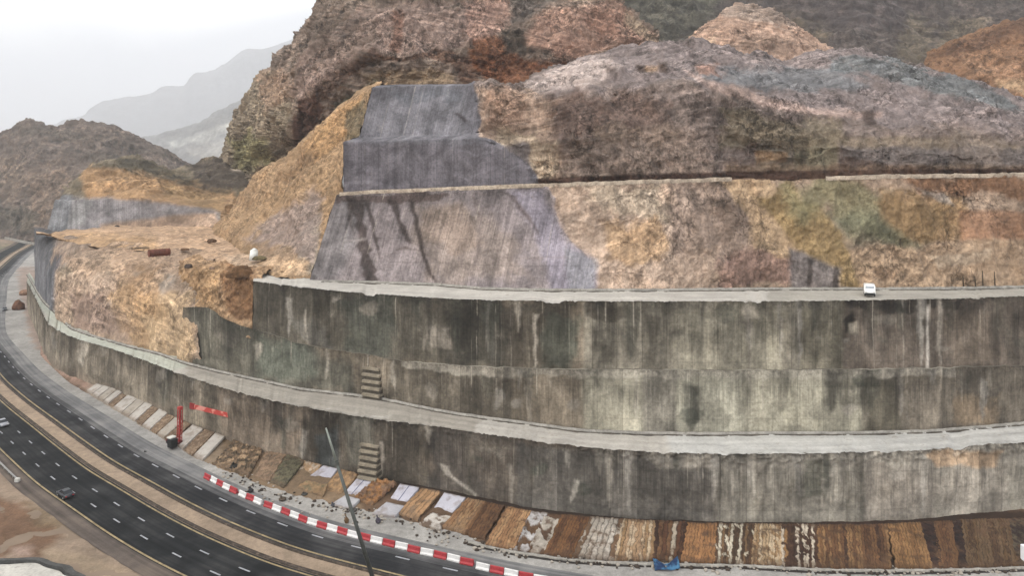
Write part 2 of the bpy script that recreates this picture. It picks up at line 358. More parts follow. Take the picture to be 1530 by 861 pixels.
V[..., 1] += -(ridged(V * .6, 4) - .5) * .9 * rough_top
wall1_strokes = [
 S((58,54,46), [(455,600),(650,600),(650,745),(455,690)], 14, 20, .7), S((90,88,78), [(510,610),(560,622),(560,700),(520,690)], 8, 10, .6),
 S((66,72,72), [(470,650),(505,640),(505,700),(470,700)], 8, 10, .75), S((48,44,40), [(640,630),(700,640),(720,755),(640,740)], 10, 22, .5),
 S((80,76,70), [(770,660),(1072,690),(1072,790),(770,770)], 8, 6, .9), S((66,62,58), [(640,640),(780,660),(770,765),(650,730)], 14, 16, .5), S((120,114,102), [(1072,670),(1660,660),(1660,800),(1072,800)], 6, 6, .95),
 S((108,98,88), [(1290,690),(1400,690),(1400,790),(1290,790)], 10, 8, .5), S((146,136,122), [(1405,690),(1500,680),(1500,790),(1405,790)], 12, 10, .6),
 S((150,142,128), [(960,672),(1660,655),(1660,690),(1480,700),(1100,705),(960,695)], 8, 18, .75), S((172,138,100), [(1380,675),(1500,668),(1490,695),(1400,700)], 6, 10, .7),
 S((70,70,58), [(1195,690),(1235,690),(1230,740),(1200,740)], 6, 10, .7), S((105,98,84), [(40,410),(330,575),(330,660),(40,520)], 14, 10, .6)]
col = paint(V, (101,89,75), wall1_strokes + runs(44, 60, 1560, lip1, base1, 3) + [S((176,168,154), drip(q_), 2, 7, .42) for q_ in ([(664,694,6),(672,712,7),(700,732,5),(712,748,2)], [(1062,692,7),(1068,712,5),(1070,738,1)], [(1124,704,5),(1126,722,4),(1126,742,2)], [(862,718,4),(858,738,4),(852,752,2)], [(842,672,4),(846,690,3),(852,704,1)])], KV * .66)
wall1 = grid_obj('retaining_wall', V, M_wall, col, wall_uv(V))
tag(wall1, 'long lowest concrete retaining wall curving beside the road behind the brown slope panels', 'retaining wall', kind='thing')
backW = smoothed(G(x1, back1(x1), Z1), 12)
Vb = strip_rows([lipJ, backW + [0, 1.5, 0]], 26)
Vb[:, 1:, 2] += .12 * fbm(Vb[:, 1:] * .3, 3)
colb = paint(Vb, (210,203,192), [S((205,212,196), [(30,400),(75,400),(290,545),(240,560),(80,500)], 10, 8, .8), S((168,158,142), [(280,540),(720,600),(720,660),(280,580)], 10, 14, .6),
  S((216,216,212), [(1000,640),(1660,610),(1660,690),(1000,690)], 12, 8, .7)], KH)
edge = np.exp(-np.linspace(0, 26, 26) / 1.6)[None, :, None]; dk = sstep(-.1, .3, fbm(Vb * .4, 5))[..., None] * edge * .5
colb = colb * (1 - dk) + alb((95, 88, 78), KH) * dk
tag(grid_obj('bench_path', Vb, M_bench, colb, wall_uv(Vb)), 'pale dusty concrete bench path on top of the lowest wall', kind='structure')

def kerb_line(name, W, w, h, mat, label):
    d = np.gradient(W[:, :2], axis=0); d /= np.linalg.norm(d, axis=1)[:, None]; n = np.stack([-d[:, 1], d[:, 0]], 1)
    n *= np.sign(n[:, 1:2] + 1e-9)
    j = .12 * fbm(np.stack([arclen(W) * .5, W[:, 0] * 0, W[:, 0] * 0], 1), 3)
    def off(o, dz): q = W.copy(); q[:, :2] += n * o; q[:, 2] += dz + (j if dz > 0 else 0); return q
    V = np.stack([off(0, -.1), off(0, h), off(w, h), off(w, -.1)], 1)
    return tag(grid_obj(name, V, mat, smooth=False), label, kind='structure')
kerb_line('kerb', smoothed(G(x1, back1(x1) + 3.5, Z1), 12), .4, .45, M_kerb, 'thin concrete kerb along the back of the lower bench')

M_gut = plain('gutter_dark', alb((92, 84, 74), 1.3), .35, .9, .4, 0, alb((150, 142, 130), 1.3), .6)
_w = smoothed(G(x1, back1(x1) + 3.5, Z1), 12); _w[:, 1] -= .5; kerb_line('gutter', _w, .5, .04, M_gut, 'dark gutter line in front of the lower bench kerb')
# ------------------------------------------------------------------ middle retaining wall: two lifts and a pale ledge between them
root2 = bpy.data.objects.new('retaining_wall', None); C.objects.link(root2); root2.location = G(800, 634, Z1)
tag(root2, 'tall two lift concrete retaining wall rising from the lower bench', 'retaining wall', kind='thing')
def child(o): o.parent = root2; o.matrix_parent_inverse = Matrix.Translation(-root2.location); return o
x2 = px_even(lip2, Z2, 378, 1650, .33)
_xb = np.linspace(300, 1660, 400); _Yb = G(_xb, back1(_xb), Z1)[:, 1]
for _ in range(25): _Yb = np.concatenate([_Yb[:1], (_Yb[:-2] + _Yb[1:-1] * 2 + _Yb[2:]) / 4, _Yb[-1:]])
lip2W = smoothed(P(x2, lip2(x2), np.interp(x2, _xb, _Yb) + 1.0), 12)
_zs = smoothed(lip2W[:, 2:3], 60)[:, 0]; zf2 = lambda x: np.interp(x, x2, _zs)
def G2(x, y):
    z = zf2(x); Y = (H - z) * F / (y - HY); return np.stack([(x - CX) * Y / F, Y, z], -1)
s2 = arclen(lip2W); r1 = fbm(np.stack([s2 * .3, s2 * 0 + 3, s2 * 0], 1), 4); r2 = fbm(np.stack([s2 * 1.3, s2 * 0 + 8, s2 * 0], 1), 3)
lip2J = lip2W.copy(); lip2J[:, 1] += np.maximum(r1, -.2) * .6 + r2 * .2; lip2J[:, 2] -= np.abs(r2) * .3 + .5 * sstep(.12, .5, fbm(np.stack([s2 * .16, s2 * 0 + 80, s2 * 0], 1), 5))
# upper lift foot: on the seam, ~0.6 m in front of the lip
foot2 = lip2W.copy(); foot2[:, 1] -= .4; foot2[:, 2] = H - (seam2(x2) - HY) * foot2[:, 1] / F - .6; foot2[:, 2] = np.convolve(np.pad(foot2[:, 2], 60, mode='edge'), np.ones(121) / 121, 'valid')
bite = sstep(.15, .45, fbm(np.stack([s2 * .12, s2 * 0 + 41, s2 * 0], 1), 5)) * 1.2
V = strip_rows([foot2 - [0, 0, 1.5], lip2J], 64); V = displace(V, [('f', .1, .5), ('f', (.8, .8, .25), .16)])
up = [S((62,60,52), [(370,400),(760,440),(760,570),(370,520)], 20, 24, .75), S((58,64,57), [(510,445),(580,445),(580,540),(520,540)], 16, 24, .5), S((118,110,98), [(640,485),(672,485),(672,520),(640,520)], 5, 12, .8),
      S((92,88,80), [(430,480),(480,490),(500,530),(450,510)], 8, 14, .7), S((40,38,32), [(660,450),(770,450),(870,452),(855,555),(680,550)], 10, 18, .65), S((66,72,62), [(812,462),(862,462),(862,545),(812,545)], 14, 24, .5),
      S((114,108,94), [(872,440),(1260,440),(1260,570),(872,570)], 6, 5, .85), S((128,122,104), [(1000,470),(1170,465),(1170,560),(1010,560)], 16, 18, .6), S((62,56,46), [(880,450),(960,450),(950,475),(880,475)], 6, 14, .7), S((96,90,74), [(1190,460),(1265,455),(1265,560),(1190,560)], 10, 10, .7),
      S((160,150,132), [(1108,462),(1130,458),(1136,476),(1112,478)], 3, 6, .9), S((88,78,68), [(1262,440),(1660,440),(1660,570),(1262,570)], 8, 8, .9), S((116,102,86), [(1420,470),(1480,470),(1480,550),(1420,550)], 10, 12, .5), S((36,32,28), [(1262,446),(1440,446),(1430,462),(1340,466),(1270,462)], 4, 10, .8), S((184,176,164), [(1384,455),(1388,455),(1388,555),(1384,555)], 1.5, 1, .8),
      S((30,26,20), [(1262,478),(1275,468),(1278,500),(1264,500)], 3, 6, .9), S((150,140,122), [(1268,484),(1280,480),(1282,498),(1270,498)], 3, 4, .9)]
child(grid_obj('upper_lift', V, M_wall_mid, paint(V, (99,88,73), up + runs(46, 390, 1560, lip2, seam2, 5, .65), KV * .7), wall_uv(V)))
xl = px_even(back1, Z1, 273, 1650, .33)
bW = smoothed(G(xl, back1(xl) + .5, Z1), 12)
fl = np.interp(xl, x2, foot2[:, 1] - .45); top = bW.copy()
bot = bW.copy()
blend = sstep(380, 470, xl)
topY = (bW[:, 1] + .5) * (1 - blend) + np.minimum(bW[:, 1] + .6, fl) * blend
top[:, 0] = (xl - CX) * topY / F; top[:, 1] = topY; top[:, 2] = H - (seam2(xl) - HY) * topY / F
sl = arclen(bW); jag = fbm(np.stack([sl * .25, sl * 0 + 21, sl * 0], 1), 5); kz = np.convolve(np.pad(top[:, 2], 60, mode='edge'), np.ones(121) / 121, 'valid'); top[:, 2] = kz * blend + top[:, 2] * (1 - blend) + .3 * jag
bot[:, 2] -= .3
V = strip_rows([bot, top], 50); V = displace(V, [('f', .1, .4), ('f', (.8, .8, .25), .15)])
lo = [S((66,68,60), [(270,450),(390,480),(520,540),(530,595),(270,550)], 14, 18, .7), S((52,50,44), [(575,530),(640,540),(760,560),(760,640),(575,600)], 14, 16, .55), S((88,96,84), [(380,490),(450,505),(470,560),(390,560)], 16, 18, .5),
      S((136,131,113), [(872,540),(1290,550),(1290,660),(872,660)], 8, 6, .9), S((150,146,128), [(1010,560),(1110,555),(1110,650),(1010,650)], 14, 12, .6), S((112,106,96), [(960,545),(1010,545),(1010,650),(960,650)], 5, 5, .7),
      S((70,66,54), [(1290,545),(1355,545),(1355,650),(1290,650)], 14, 10, .8), S((104,95,82), [(1350,545),(1660,545),(1660,650),(1350,650)], 12, 10, .9), S((140,116,86), [(1430,590),(1490,590),(1490,640),(1430,640)], 10, 12, .5),
      S((168,160,144), [(600,530),(870,550),(1160,552),(1300,545),(1430,548),(1430,562),(1160,566),(870,564),(680,562),(600,545)], 4, 8, .55)]
child(grid_obj('lower_lift', V, M_wall_mid, paint(V, (110,99,83), lo + runs(34, 300, 1560, seam2, back1, 8, .5), KV * .69), wall_uv(V)))
wY = np.interp(xl, x2, foot2[:, 1]); rear = top.copy(); rear[:, 1] = np.maximum(topY + .3, wY + .5); rear[:, 0] = (xl - CX) * rear[:, 1] / F
q = xl > 384
ledge = strip_rows([V[:, -1][q], rear[q] + [0, 0, .05]], 6); ledge[:, 1:, 2] += .08 * fbm(ledge[:, 1:] * 1.5, 3)
child(grid_obj('ledge', ledge, M_bench, paint(ledge, (128,120,106), [blob((176,168,150), x_, 550, 26, 14) for x_ in (640, 730, 850, 1020, 1120, 1310, 1400)], KH)))
# left cheek of the lifts
def cheek(line, depth, mat, c, name, parent_fn):
    V = np.stack([line + np.array([.15 * k, depth * k / 8, 0]) for k in range(9)], 0)
    V = displace(V, [('f', .4, .2)]); o = grid_obj(name, V, mat, paint(V, c, [], KV), wall_uv(V)); return parent_fn(o)
cheek(strip_rows([foot2 - [0, 0, 3], lip2J], 40)[0], 9, M_wall_mid, (80,76,68), 'end_face', child)
# upper bench
back2W = smoothed(G2(x2, back2(x2)), 6)
Vb = strip_rows([lip2J, back2W + [0, 2, 0]], 26); Vb[:, 1:, 2] += .12 * fbm(Vb[:, 1:] * .3, 3)
colb = paint(Vb, (212,206,196), [S((172,166,152), [(1150,425),(1660,420),(1660,450),(1150,455)], 8, 8, .6)], KH)
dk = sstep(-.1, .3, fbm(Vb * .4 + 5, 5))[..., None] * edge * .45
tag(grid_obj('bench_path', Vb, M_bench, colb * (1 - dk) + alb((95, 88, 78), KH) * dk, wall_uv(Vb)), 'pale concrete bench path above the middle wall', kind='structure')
kk = x2 > 480
kerb_line('kerb', smoothed(G2(x2[kk], back2(x2[kk]) + 2.5), 12), .4, .5, M_kerb, 'thin concrete kerb along the back of the upper bench')

_w = smoothed(G2(x2[kk], back2(x2[kk]) + 2.5), 12); _w[:, 1] -= .7; kerb_line('gutter', _w, .7, .04, M_gut, 'dark gutter line in front of the upper bench kerb')
# ------------------------------------------------------------------ third tier: cut rock partly sprayed with concrete
def split_obj(V, col, mask_poly, rock_mat_, wall_mat_, wname, label, uv, rock_name='rock_face', amp=9):
    ctr = (V[:-1, :-1] + V[1:, 1:]) / 2; px, py = warp_px(ctr, amp, .25); inside = poly_sd(px, py, mask_poly) > 0
    a = grid_obj(rock_name, V, rock_mat_, col, uv, ~inside); tag(a, kind='structure')
    b = grid_obj(wname, V, wall_mat_, col, uv, inside); tag(b, label, 'wall', kind='thing')
    return a, b
nu, nv = 800, 150
t = np.linspace(0, 1, nu); xb, xt = 462 + t * (1640 - 462), 503 + t * (1640 - 503)
b3 = smoothed(G2(xb, back2(np.maximum(xb, 476))), 5); t3 = P(xt, crest3(xt), np.interp(xt, xb, b3[:, 1]) + 5)
t3 = smoothed(t3, 5); V = strip_rows([b3 - [0, 0, .5], t3], nv)
shot3 = [(440,440),(440,270),(815,270),(832,330),(850,362),(885,384),(892,405),(890,450)]
px, py = warp_px(V, 9, .25); w = 1 - .8 * sstep(-8, 8, poly_sd(px, py, shot3))
V = displace(V, [('f', .06, 1.3), ('r', (.14, .14, .045), 1.3), ('s', .16, .6), ('r', (.35, .35, .2), .45), ('f', .9, .22)], w); V = displace(V, [('f', .05, .8), ('f', .5, .12)])
st3 = [
 S((184,158,136), [(800,270),(1010,265),(1090,300),(1080,440),(860,440)], 10, 14), S((196,176,150), [(880,275),(980,270),(1000,330),(930,330),(880,300)], 12, 18, .7), S((192,154,108), [(900,335),(980,320),(1000,380),(930,390),(900,370)], 12, 20, .7),
 S((138,118,104), [(985,268),(1105,265),(1130,320),(1110,390),(1030,420),(1000,340)], 14, 22, .85), S((176,150,128), [(1010,380),(1070,370),(1080,440),(990,440)], 10, 14, .7), S((96,78,66), [(1060,290),(1110,300),(1130,340),(1080,345)], 10, 18, .5),
 S((144,112,98), [(1070,385),(1130,370),(1190,390),(1190,425),(1070,425)], 8, 14, .85), S((178,148,110), [(1060,268),(1150,268),(1190,330),(1180,385),(1130,370),(1120,320)], 8, 12, .8),
 S((150,124,78), [(1125,285),(1180,275),(1230,320),(1300,400),(1290,432),(1250,432),(1180,360)], 10, 14, .95), S((120,116,82), [(1160,280),(1260,272),(1400,300),(1400,350),(1320,365),(1260,345),(1200,320)], 26, 26, .8), S((92,98,78), [(1235,315),(1280,306),(1330,338),(1345,372),(1280,362)], 22, 20, .6),
 S((150,118,76), [(1310,285),(1440,290),(1440,355),(1360,360),(1320,330)], 12, 14, .85), S((160,116,82), [(1436,314),(1640,317),(1640,356),(1436,361)], 4, 4, .8), S((166,138,108), [(1270,370),(1440,358),(1640,352),(1640,440),(1300,440)], 10, 14, .9), S((180,158,132), [(1390,385),(1480,370),(1480,390),(1400,400)], 6, 8, .7), S((112,104,102), [(1180,370),(1255,400),(1255,440),(1180,440)], 5, 5, .95), S((56,48,44), [(1206,385),(1214,390),(1214,430),(1206,430)], 2, 3, .8), S((56,48,44), [(1244,398),(1252,400),(1252,435),(1244,435)], 2, 3, .8),
 S((120,80,46), [(1330,266),(1640,262),(1640,300),(1530,296),(1380,286)], 8, 14, .8), S((150,140,130), [(1370,280),(1410,285),(1425,305),(1400,300)], 5, 8, .7), S((92,66,42), [(1300,400),(1330,395),(1345,415),(1320,420)], 6, 8, .6),
 # sprayed concrete tones and run-off
 S((142,130,130), shot3, 3, 9, 1), S((158,140,126), [(620,310),(740,320),(800,420),(640,420)], 20, 20, .6), S((160,134,112), [(632,315),(680,312),(720,360),(700,378),(640,365)], 14, 18, .4), S((150,142,156), [(760,285),(815,285),(850,360),(890,390),(890,440),(830,440),(800,340)], 14, 10, .85), S((128,130,134), [(840,370),(890,385),(890,440),(850,440)], 8, 8, .6),
 S((120,118,118), [(455,330),(520,300),(560,300),(500,430),(455,430)], 16, 14, .5),
 S((84,62,52), [(500,290),(670,286),(660,298),(610,304),(560,300),(500,302)], 4, 9, .7),
 *[S(c_, drip(pts_), 2.5, 5, al_) for c_, al_, pts_ in (
  ((70,58,54), .85, [(530,298,12),(536,330,7),(545,370,10),(552,400,11),(556,428,9)]), ((62,50,46), .8, [(548,300,5),(556,335,3),(563,362,3),(566,384,1)]), ((84,70,64), .6, [(522,300,6),(524,330,3),(530,352,1)]),
  ((64,52,48), .85, [(586,298,6),(594,325,4),(603,350,5),(610,366,3)]), ((60,48,44), .85, [(614,300,5),(622,335,4),(630,372,4),(641,402,4),(652,424,3)]), ((82,68,60), .7, [(592,374,2),(612,370,6),(630,376,8),(640,382,3)]),
  ((100,84,80), .7, [(762,290,8),(778,310,5),(796,334,4),(806,352,1)]), ((116,102,98), .6, [(708,296,4),(716,330,3),(714,372,3),(710,400,2)]), ((112,100,98), .5, [(680,380,2),(700,402,2),(712,425,3)]), ((96,84,80), .6, [(480,320,3),(482,345,2),(476,372,3)]), ((120,106,102), .5, [(826,296,3),(842,330,2),(850,352,1)]), ((112,98,92), .55, [(648,364,1.5),(690,376,2),(740,384,2),(800,386,2.5),(850,384,1.5)]), ((170,160,154), .5, [(506,356,3),(530,358,4),(548,356,2)]))]]
col = paint(V, (158,134,112), st3, KV * 1.02)
uv = wall_uv(V)
split_obj(V, col, shot3, M_rock_streak, M_shot, 'shotcrete_wall', 'broad mauve grey sprayed concrete face with black run-off stains above the upper bench', uv)
side = np.stack([V[0] + np.array([1.0 * k, 3.4 * k, .5 * k]) for k in range(10)], 0)
tag(grid_obj('rock_face', displace(side, [('f', .3, .4)]), M_rock, paint(side, (120,112,104), [], KV)), kind='structure')
# bench 3 and its gutter
t3d = V[:, -1].copy(); xq = xt
nb3 = strip_rows([t3d, t3d + [0, 5.5, .3]], 8); tag(grid_obj('bench_path', nb3, M_dirt, paint(nb3, (120,90,66), [], KH)), 'narrow dirt bench above the mauve sprayed face', kind='structure')
for a, b in ((506, 1096), (1232, 1640)):
    k = (xq > a) & (xq < b); kerb_line('gutter', smoothed(t3d[k] + [0, -.1, -.3], 3), .7, .85, plain('gutter_concrete', alb((182, 164, 142), 1.3), .35, .9, .4, 0, alb((110, 84, 62)), .8), 'pale concrete gutter edge under the fourth tier')

# ------------------------------------------------------------------ fourth tier: sprayed block on the left, purple-grey mound
nu, nv = 820, 170
base4 = curve([(500,285),(560,283),(640,280),(760,275),(900,270),(1000,267),(1090,263),(1230,264),(1300,261),(1530,257),(1660,254)])
sh4 = curve([(500,132),(555,132),(590,128),(710,128),(748,140),(780,152),(830,142),(900,134),(1000,130),(1050,122),(1100,140),(1180,162),(1260,176),(1400,195),(1530,206),(1660,215)])
top4 = curve([(500,128),(555,129),(590,126),(710,126),(735,120),(748,132),(775,128),(800,112),(830,100),(880,85),(910,79),(960,68),(1010,66),(1060,70),(1110,82),(1180,90),(1215,80),(1245,75),(1290,78),(1340,92),(1390,107),(1430,118),(1460,125),(1490,135),(1530,152),(1660,195)])
Y3 = np.interp(np.linspace(500, 1660, nu), xt, t3[:, 1]) + 3.5
t = np.linspace(0, 1, nu); lft = [513, 513, 513, 537, 556, 562]
rows = []
def xs(l): return l + t * (1655 - l)
blk = lambda x: 1 - sstep(740, 800, x)
x = xs(513); Yb = np.interp(x, np.linspace(500, 1660, nu), Y3); rows.append(P(x, base4(x), Yb) - [0, 0, 1])
f = .47; y1 = base4(x) * (1 - f) + sh4(x) * f; rows.append(P(x, y1, Yb + 1.5))
x = xs(537); f = .51; y1 = base4(x) * (1 - f) + sh4(x) * f; rows.append(P(x, y1, Yb + 2.0 + 2.2 * blk(x)))
x = xs(556); rows.append(P(x, sh4(x), Yb + 8))
x = xs(560); m = sstep(740, 830, x); rows.append(P(x, top4(x) * .5 + sh4(x) * .5, Yb + 9 + 18 * m))
x = xs(566); rows.append(P(x, top4(x), Yb + 12 + 42 * m))
rows.append(P(x, top4(x) + 3, Yb + 22 + 60 * m)); rows.append(P(x, top4(x) + 40, Yb + 40 + 90 * m))
V = strip_rows(rows, nv * 7 // 5); V = np.swapaxes(np.array([smoothed(np.swapaxes(V, 0, 1)[k], 4) for k in range(V.shape[1])]), 0, 1)
shot4 = [(480,310),(480,100),(706,110),(712,150),(718,204),(745,214),(775,232),(800,262),(805,310)]
px, py = warp_px(V, 8, .25); w = 1 - .88 * sstep(-8, 8, poly_sd(px, py, shot4))
V = displace(V, [('f', .045, 2.6), ('r', (.1, .1, .035), 2.4), ('s', .2, 1.8), ('s', .5, .7), ('r', (.25, .25, .3), .6), ('f', .8, .25)], w); V = displace(V, [('f', .5, .12)])
st4 = [
 S((132,118,115), [(830,60),(1660,40),(1660,215),(1260,180),(1100,140),(1040,118),(900,130),(820,140)], 12, 16), S((178,160,152), [(780,130),(830,98),(910,82),(930,95),(890,128),(800,138)], 8, 8, .95),
 S((112,116,120), [(1030,105),(1120,100),(1250,105),(1300,125),(1200,140),(1090,125)], 10, 14, .75), S((104,112,114), [(1240,85),(1340,92),(1450,120),(1530,150),(1530,170),(1430,145),(1330,115),(1250,105)], 8, 14, .75), S((172,146,134), [(1020,103),(1100,133),(1200,157),(1320,170),(1320,177),(1180,168),(1080,142)], 3, 6, .85),
 S((166,140,120), [(712,130),(800,140),(840,150),(820,200),(850,270),(800,285),(712,200)], 10, 14), S((190,170,142), [(740,190),(800,200),(840,215),(820,270),(770,265),(740,215)], 12, 20, .7), S((142,110,88), [(730,130),(790,145),(780,180),(730,190)], 8, 14, .7),
 S((104,80,68), [(822,146),(960,135),(1010,150),(1000,205),(880,212),(830,200)], 10, 18, .72), S((132,112,96), [(850,205),(1040,190),(1080,270),(840,280)], 14, 22, .85), S((100,86,78), [(980,150),(1110,150),(1150,230),(1020,240)], 16, 22, .5), S((120,108,86), [(1080,160),(1260,190),(1260,215),(1080,215)], 12, 16, .8),
 S((112,104,90), [(1130,205),(1185,205),(1185,265),(1130,265)], 5, 5, .9), S((132,122,96), [(1185,205),(1252,205),(1252,270),(1185,270)], 4, 4, .9), S((70,62,50), [(1195,205),(1205,205),(1205,270),(1195,270)], 3, 3, .8), S((150,116,80), [(1130,228),(1172,228),(1172,244),(1130,246)], 5, 8, .8), S((128,112,90), [(1100,195),(1420,205),(1530,215),(1530,225),(1260,222),(1100,215)], 8, 10, .7),
 S((108,98,94), [(1255,218),(1660,222),(1660,250),(1255,248)], 7, 8, .9), S((140,124,112), [(1420,200),(1500,205),(1500,255),(1420,255)], 10, 12, .5), S((132,108,84), [(1080,245),(1660,248),(1660,275),(1080,278)], 5, 7, .75), S((150,130,118), [(840,215),(1060,200),(1070,250),(850,268)], 14, 22, .45), S((62,38,28), [(505,278),(640,273),(760,267),(1095,256),(1240,254),(1640,250),(1640,262),(1240,272),(1095,274),(760,285),(505,298)], 2, 3, .9), S((84,60,44), [(1240,238),(1400,246),(1400,262),(1240,262)], 4, 9, .6),  # darkest brown band along the tier base paints the shadow above the gutter
 S((156,112,88), [(1040,98),(1070,95),(1080,115),(1045,112)], 5, 8, .6), S((70,50,36), [(950,95),(965,95),(968,108),(952,108)], 3, 4, .8), S((76,56,42), [(982,92),(996,92),(998,108),(985,106)], 3, 4, .8), S((150,118,84), [(965,98),(985,98),(985,108),(965,108)], 3, 4, .7), S((92,74,66), [(905,100),(918,100),(918,108),(905,108)], 3, 3, .8),
 S((60,46,40), [(1286,165),(1306,165),(1310,185),(1290,185)], 4, 5, .8),
 S((108,105,112), shot4, 3, 8), S((122,120,126), [(540,140),(700,135),(700,205),(540,205)], 14, 12, .6), S((92,96,104), [(580,132),(680,130),(690,150),(600,155)], 10, 14, .5), S((104,98,104), [(510,215),(790,215),(800,290),(510,290)], 6, 8, .8), S((58,48,50), [(676,168),(684,170),(700,182),(694,186)], 2, 4, .8)]
col = paint(V, (128,112,104), st4, KV * 1.12)
split_obj(V, col, shot4, M_mound, M_shot, 'shotcrete_wall', 'smooth blue grey sprayed concrete block at the top left of the terraces', wall_uv(V), amp=8)
side = np.stack([V[0] + np.array([1.2 * k, 3.0 * k, .3 * k]) for k in range(10)], 0)
tag(grid_obj('rock_face', displace(side, [('f', .3, .6)]), M_rock, paint(side, (92,88,80), [], KV)), kind='structure')

# ------------------------------------------------------------------ second tier at the left: ochre rock with a grey sprayed end
x = np.linspace(52, 300, 460); tb = smoothed(G(x, back1(x) + 1, Z1), 6)
def ins(d, z): q = tb.copy(); q[:, 1] += d; q[:, 0] = q[:, 0] * (1 + .3 * d / 100) - d * .1; q[:, 2] = z; return q
V = np.stack([ins(*q_) for q_ in ((0, 12), (.6, 17), (2, 22), (4, 26.5), (8, 30.5), (14, 33.4), (27, 35.7), (44, 36.6))], 1)
V = np.swapaxes(catmull(np.swapaxes(V, 0, 1), 150), 0, 1)
shot2 = [(40,460),(40,340),(150,340),(140,365),(100,385),(84,405),(78,470)]
px, py = warp_px(V, 5, .2); w = 1 - .8 * sstep(-5, 5, poly_sd(px, py, shot2))
V = displace(V, [('r', (.06, .06, .04), 2.4), ('f', .05, 2.2), ('s', .2, .6), ('r', (.3, .3, .2), .3), ('f', .8, .12)], w)
st2 = [S((172,138,96), [(160,350),(240,380),(215,440),(250,470),(220,540),(170,480)], 10, 10, .8), S((148,122,108), [(110,440),(160,440),(170,500),(110,495)], 10, 12, .7), S((150,136,112), [(80,380),(160,380),(180,420),(100,420)], 10, 12, .7), S((186,156,116), [(215,440),(290,430),(290,550),(220,530)], 10, 12, .8), S((150,142,132), [(195,395),(265,395),(265,430),(200,440)], 12, 12, .6), S((152,142,132), [(80,345),(150,345),(150,380),(90,400)], 8, 8, .8), S((190,162,138), [(96,405),(180,400),(175,440),(100,440)], 12, 12, .7),
       S((110,106,112), shot2, 3, 5), S((100,101,106), [(40,340),(82,342),(80,470),(40,470)], 4, 3, .9), S((80,82,88), [(76,350),(84,350),(76,440),(68,440)], 3, 3, .7)]
cq = 1 / (1 + .55 * sstep(.42, .72, np.linspace(0, 1, 150)))[None, :, None]
split_obj(V, cq * paint(V, (164,140,117), st2 + [S((188,156,126), [(84,340),(400,340),(400,412),(290,418),(190,414),(120,410),(84,396)], 14, 16, .8), S((118,82,52), [(325,392),(392,388),(392,480),(350,470)], 10, 12, .7), S((168,128,80), [(205,400),(240,395),(235,470),(200,470)], 12, 14, .6), S((134,112,96), [(120,450),(160,440),(200,500),(150,500)], 10, 14, .5)], KV), shot2, M_scree, M_shot, 'shotcrete_wall', 'slate grey sprayed end wall at the far left of the dirt platform', wall_uv(V), amp=5)
# right part behind the dark lower lift (ochre, from the lift's top up to the platform)
x = np.linspace(268, 392, 260); sm = seam2(x); Yl = np.interp(x, xl, top[:, 1]) + .8 + np.maximum(306 - x, 0) * .28
a = P(x, sm + 14, Yl + .2); b = P(x, sm * .55 + (411) * .45, Yl + 3.2); c = G(x, 411 + 0 * x, 36.8); c[:, 1] = np.maximum(c[:, 1], Yl + 5); c[:, 0] = (x - CX) * c[:, 1] / F
V = strip_rows([a, b, c, c + [0, 9, .4]], 80); V = displace(V, [('r', .12, 1.6), ('f', .07, 1.2), ('r', (.4, .4, .5), .8)])
tag(grid_obj('rock_face', V, M_rock_streak, paint(V, (160,128,92), [S((116,80,46), [(335,385),(378,385),(378,480),(340,470)], 8, 10, .8), S((178,140,92), [(268,400),(330,400),(330,465),(268,460)], 8, 10, .6)], KV)), kind='structure')

# ------------------------------------------------------------------ dirt platform
x = np.linspace(54, 500, 300); nearq = curve([(54,351),(60,355),(70,363),(90,373),(120,387),(150,392),(200,400),(280,408),(380,413),(400,411),(500,409)])
far = curve([(54,349),(70,350),(115,341),(258,337),(400,334),(500,330)])
near = curve([(54,350),(70,352),(90,358),(120,366),(150,370),(200,374),(280,380),(340,396),(380,408),(400,411),(500,409)])
V = strip_rows([G(x, near(x), 35.9), G(x, near(x) * .75 + far(x) * .25, 37.0), G(x, far(x), 38.0)], 160); q = sstep(0, .12, np.linspace(0, 1, 160))[None] * (1 - sstep(380, 400, x))[:, None]
V[..., 2] += (1.6 * fbm(V * .035, 4) + .9 * ridged(V * .06, 3) - .3) * q + .25 * fbm(V * .4, 3)
tag(grid_obj('dirt_platform', V, M_scree, paint(V, (208,170,132), [S((190,150,100), [(60,345),(230,352),(240,385),(160,392),(110,380)], 10, 8, .7), S((150,136,118), [(200,390),(300,388),(300,410),(200,408)], 8, 8, .5), S((200,174,146), [(330,380),(470,380),(470,412),(360,412)], 8, 8, .6)], KH), smooth=True), 'tan dirt platform left of the terraces', kind='structure')

# ------------------------------------------------------------------ scree slope under the big cliff
rows = [[(300,368,270),(345,372,232),(400,408,172),(452,414,166),(470,418,163),(492,345,166),(506,300,168),(520,240,170),(556,150,178)],
        [(308,352,285),(342,345,250),(395,370,200),(440,370,182),(464,372,174),(484,320,176),(500,282,178),(520,218,180),(560,140,186)],
        [(318,342,298),(352,310,275),(398,310,235),(438,295,212),(462,290,200),(482,270,195),(500,248,195),(526,190,194),(565,132,196)],
        [(326,334,306),(362,286,290),(405,255,258),(442,225,238),(465,205,225),(486,185,216),(508,165,210),(535,145,206),(572,125,206)],
        [(332,334,325),(372,286,310),(415,252,285),(450,222,262),(470,200,250),(490,180,240),(512,160,232),(540,140,225),(580,122,222)]]
rows = [[(x_, y_, Y_ + max(0, k_ - 3) * 2.6 + (5 if k_ > 4 else 0)) for k_, (x_, y_, Y_) in enumerate(r_)] for r_ in rows]
V = loft(rows, 260, 220); V = displace(V, [('f', .035, 3.5), ('r', .1, 1.6), ('f', .4, .5), ('f', 1.2, .2)])
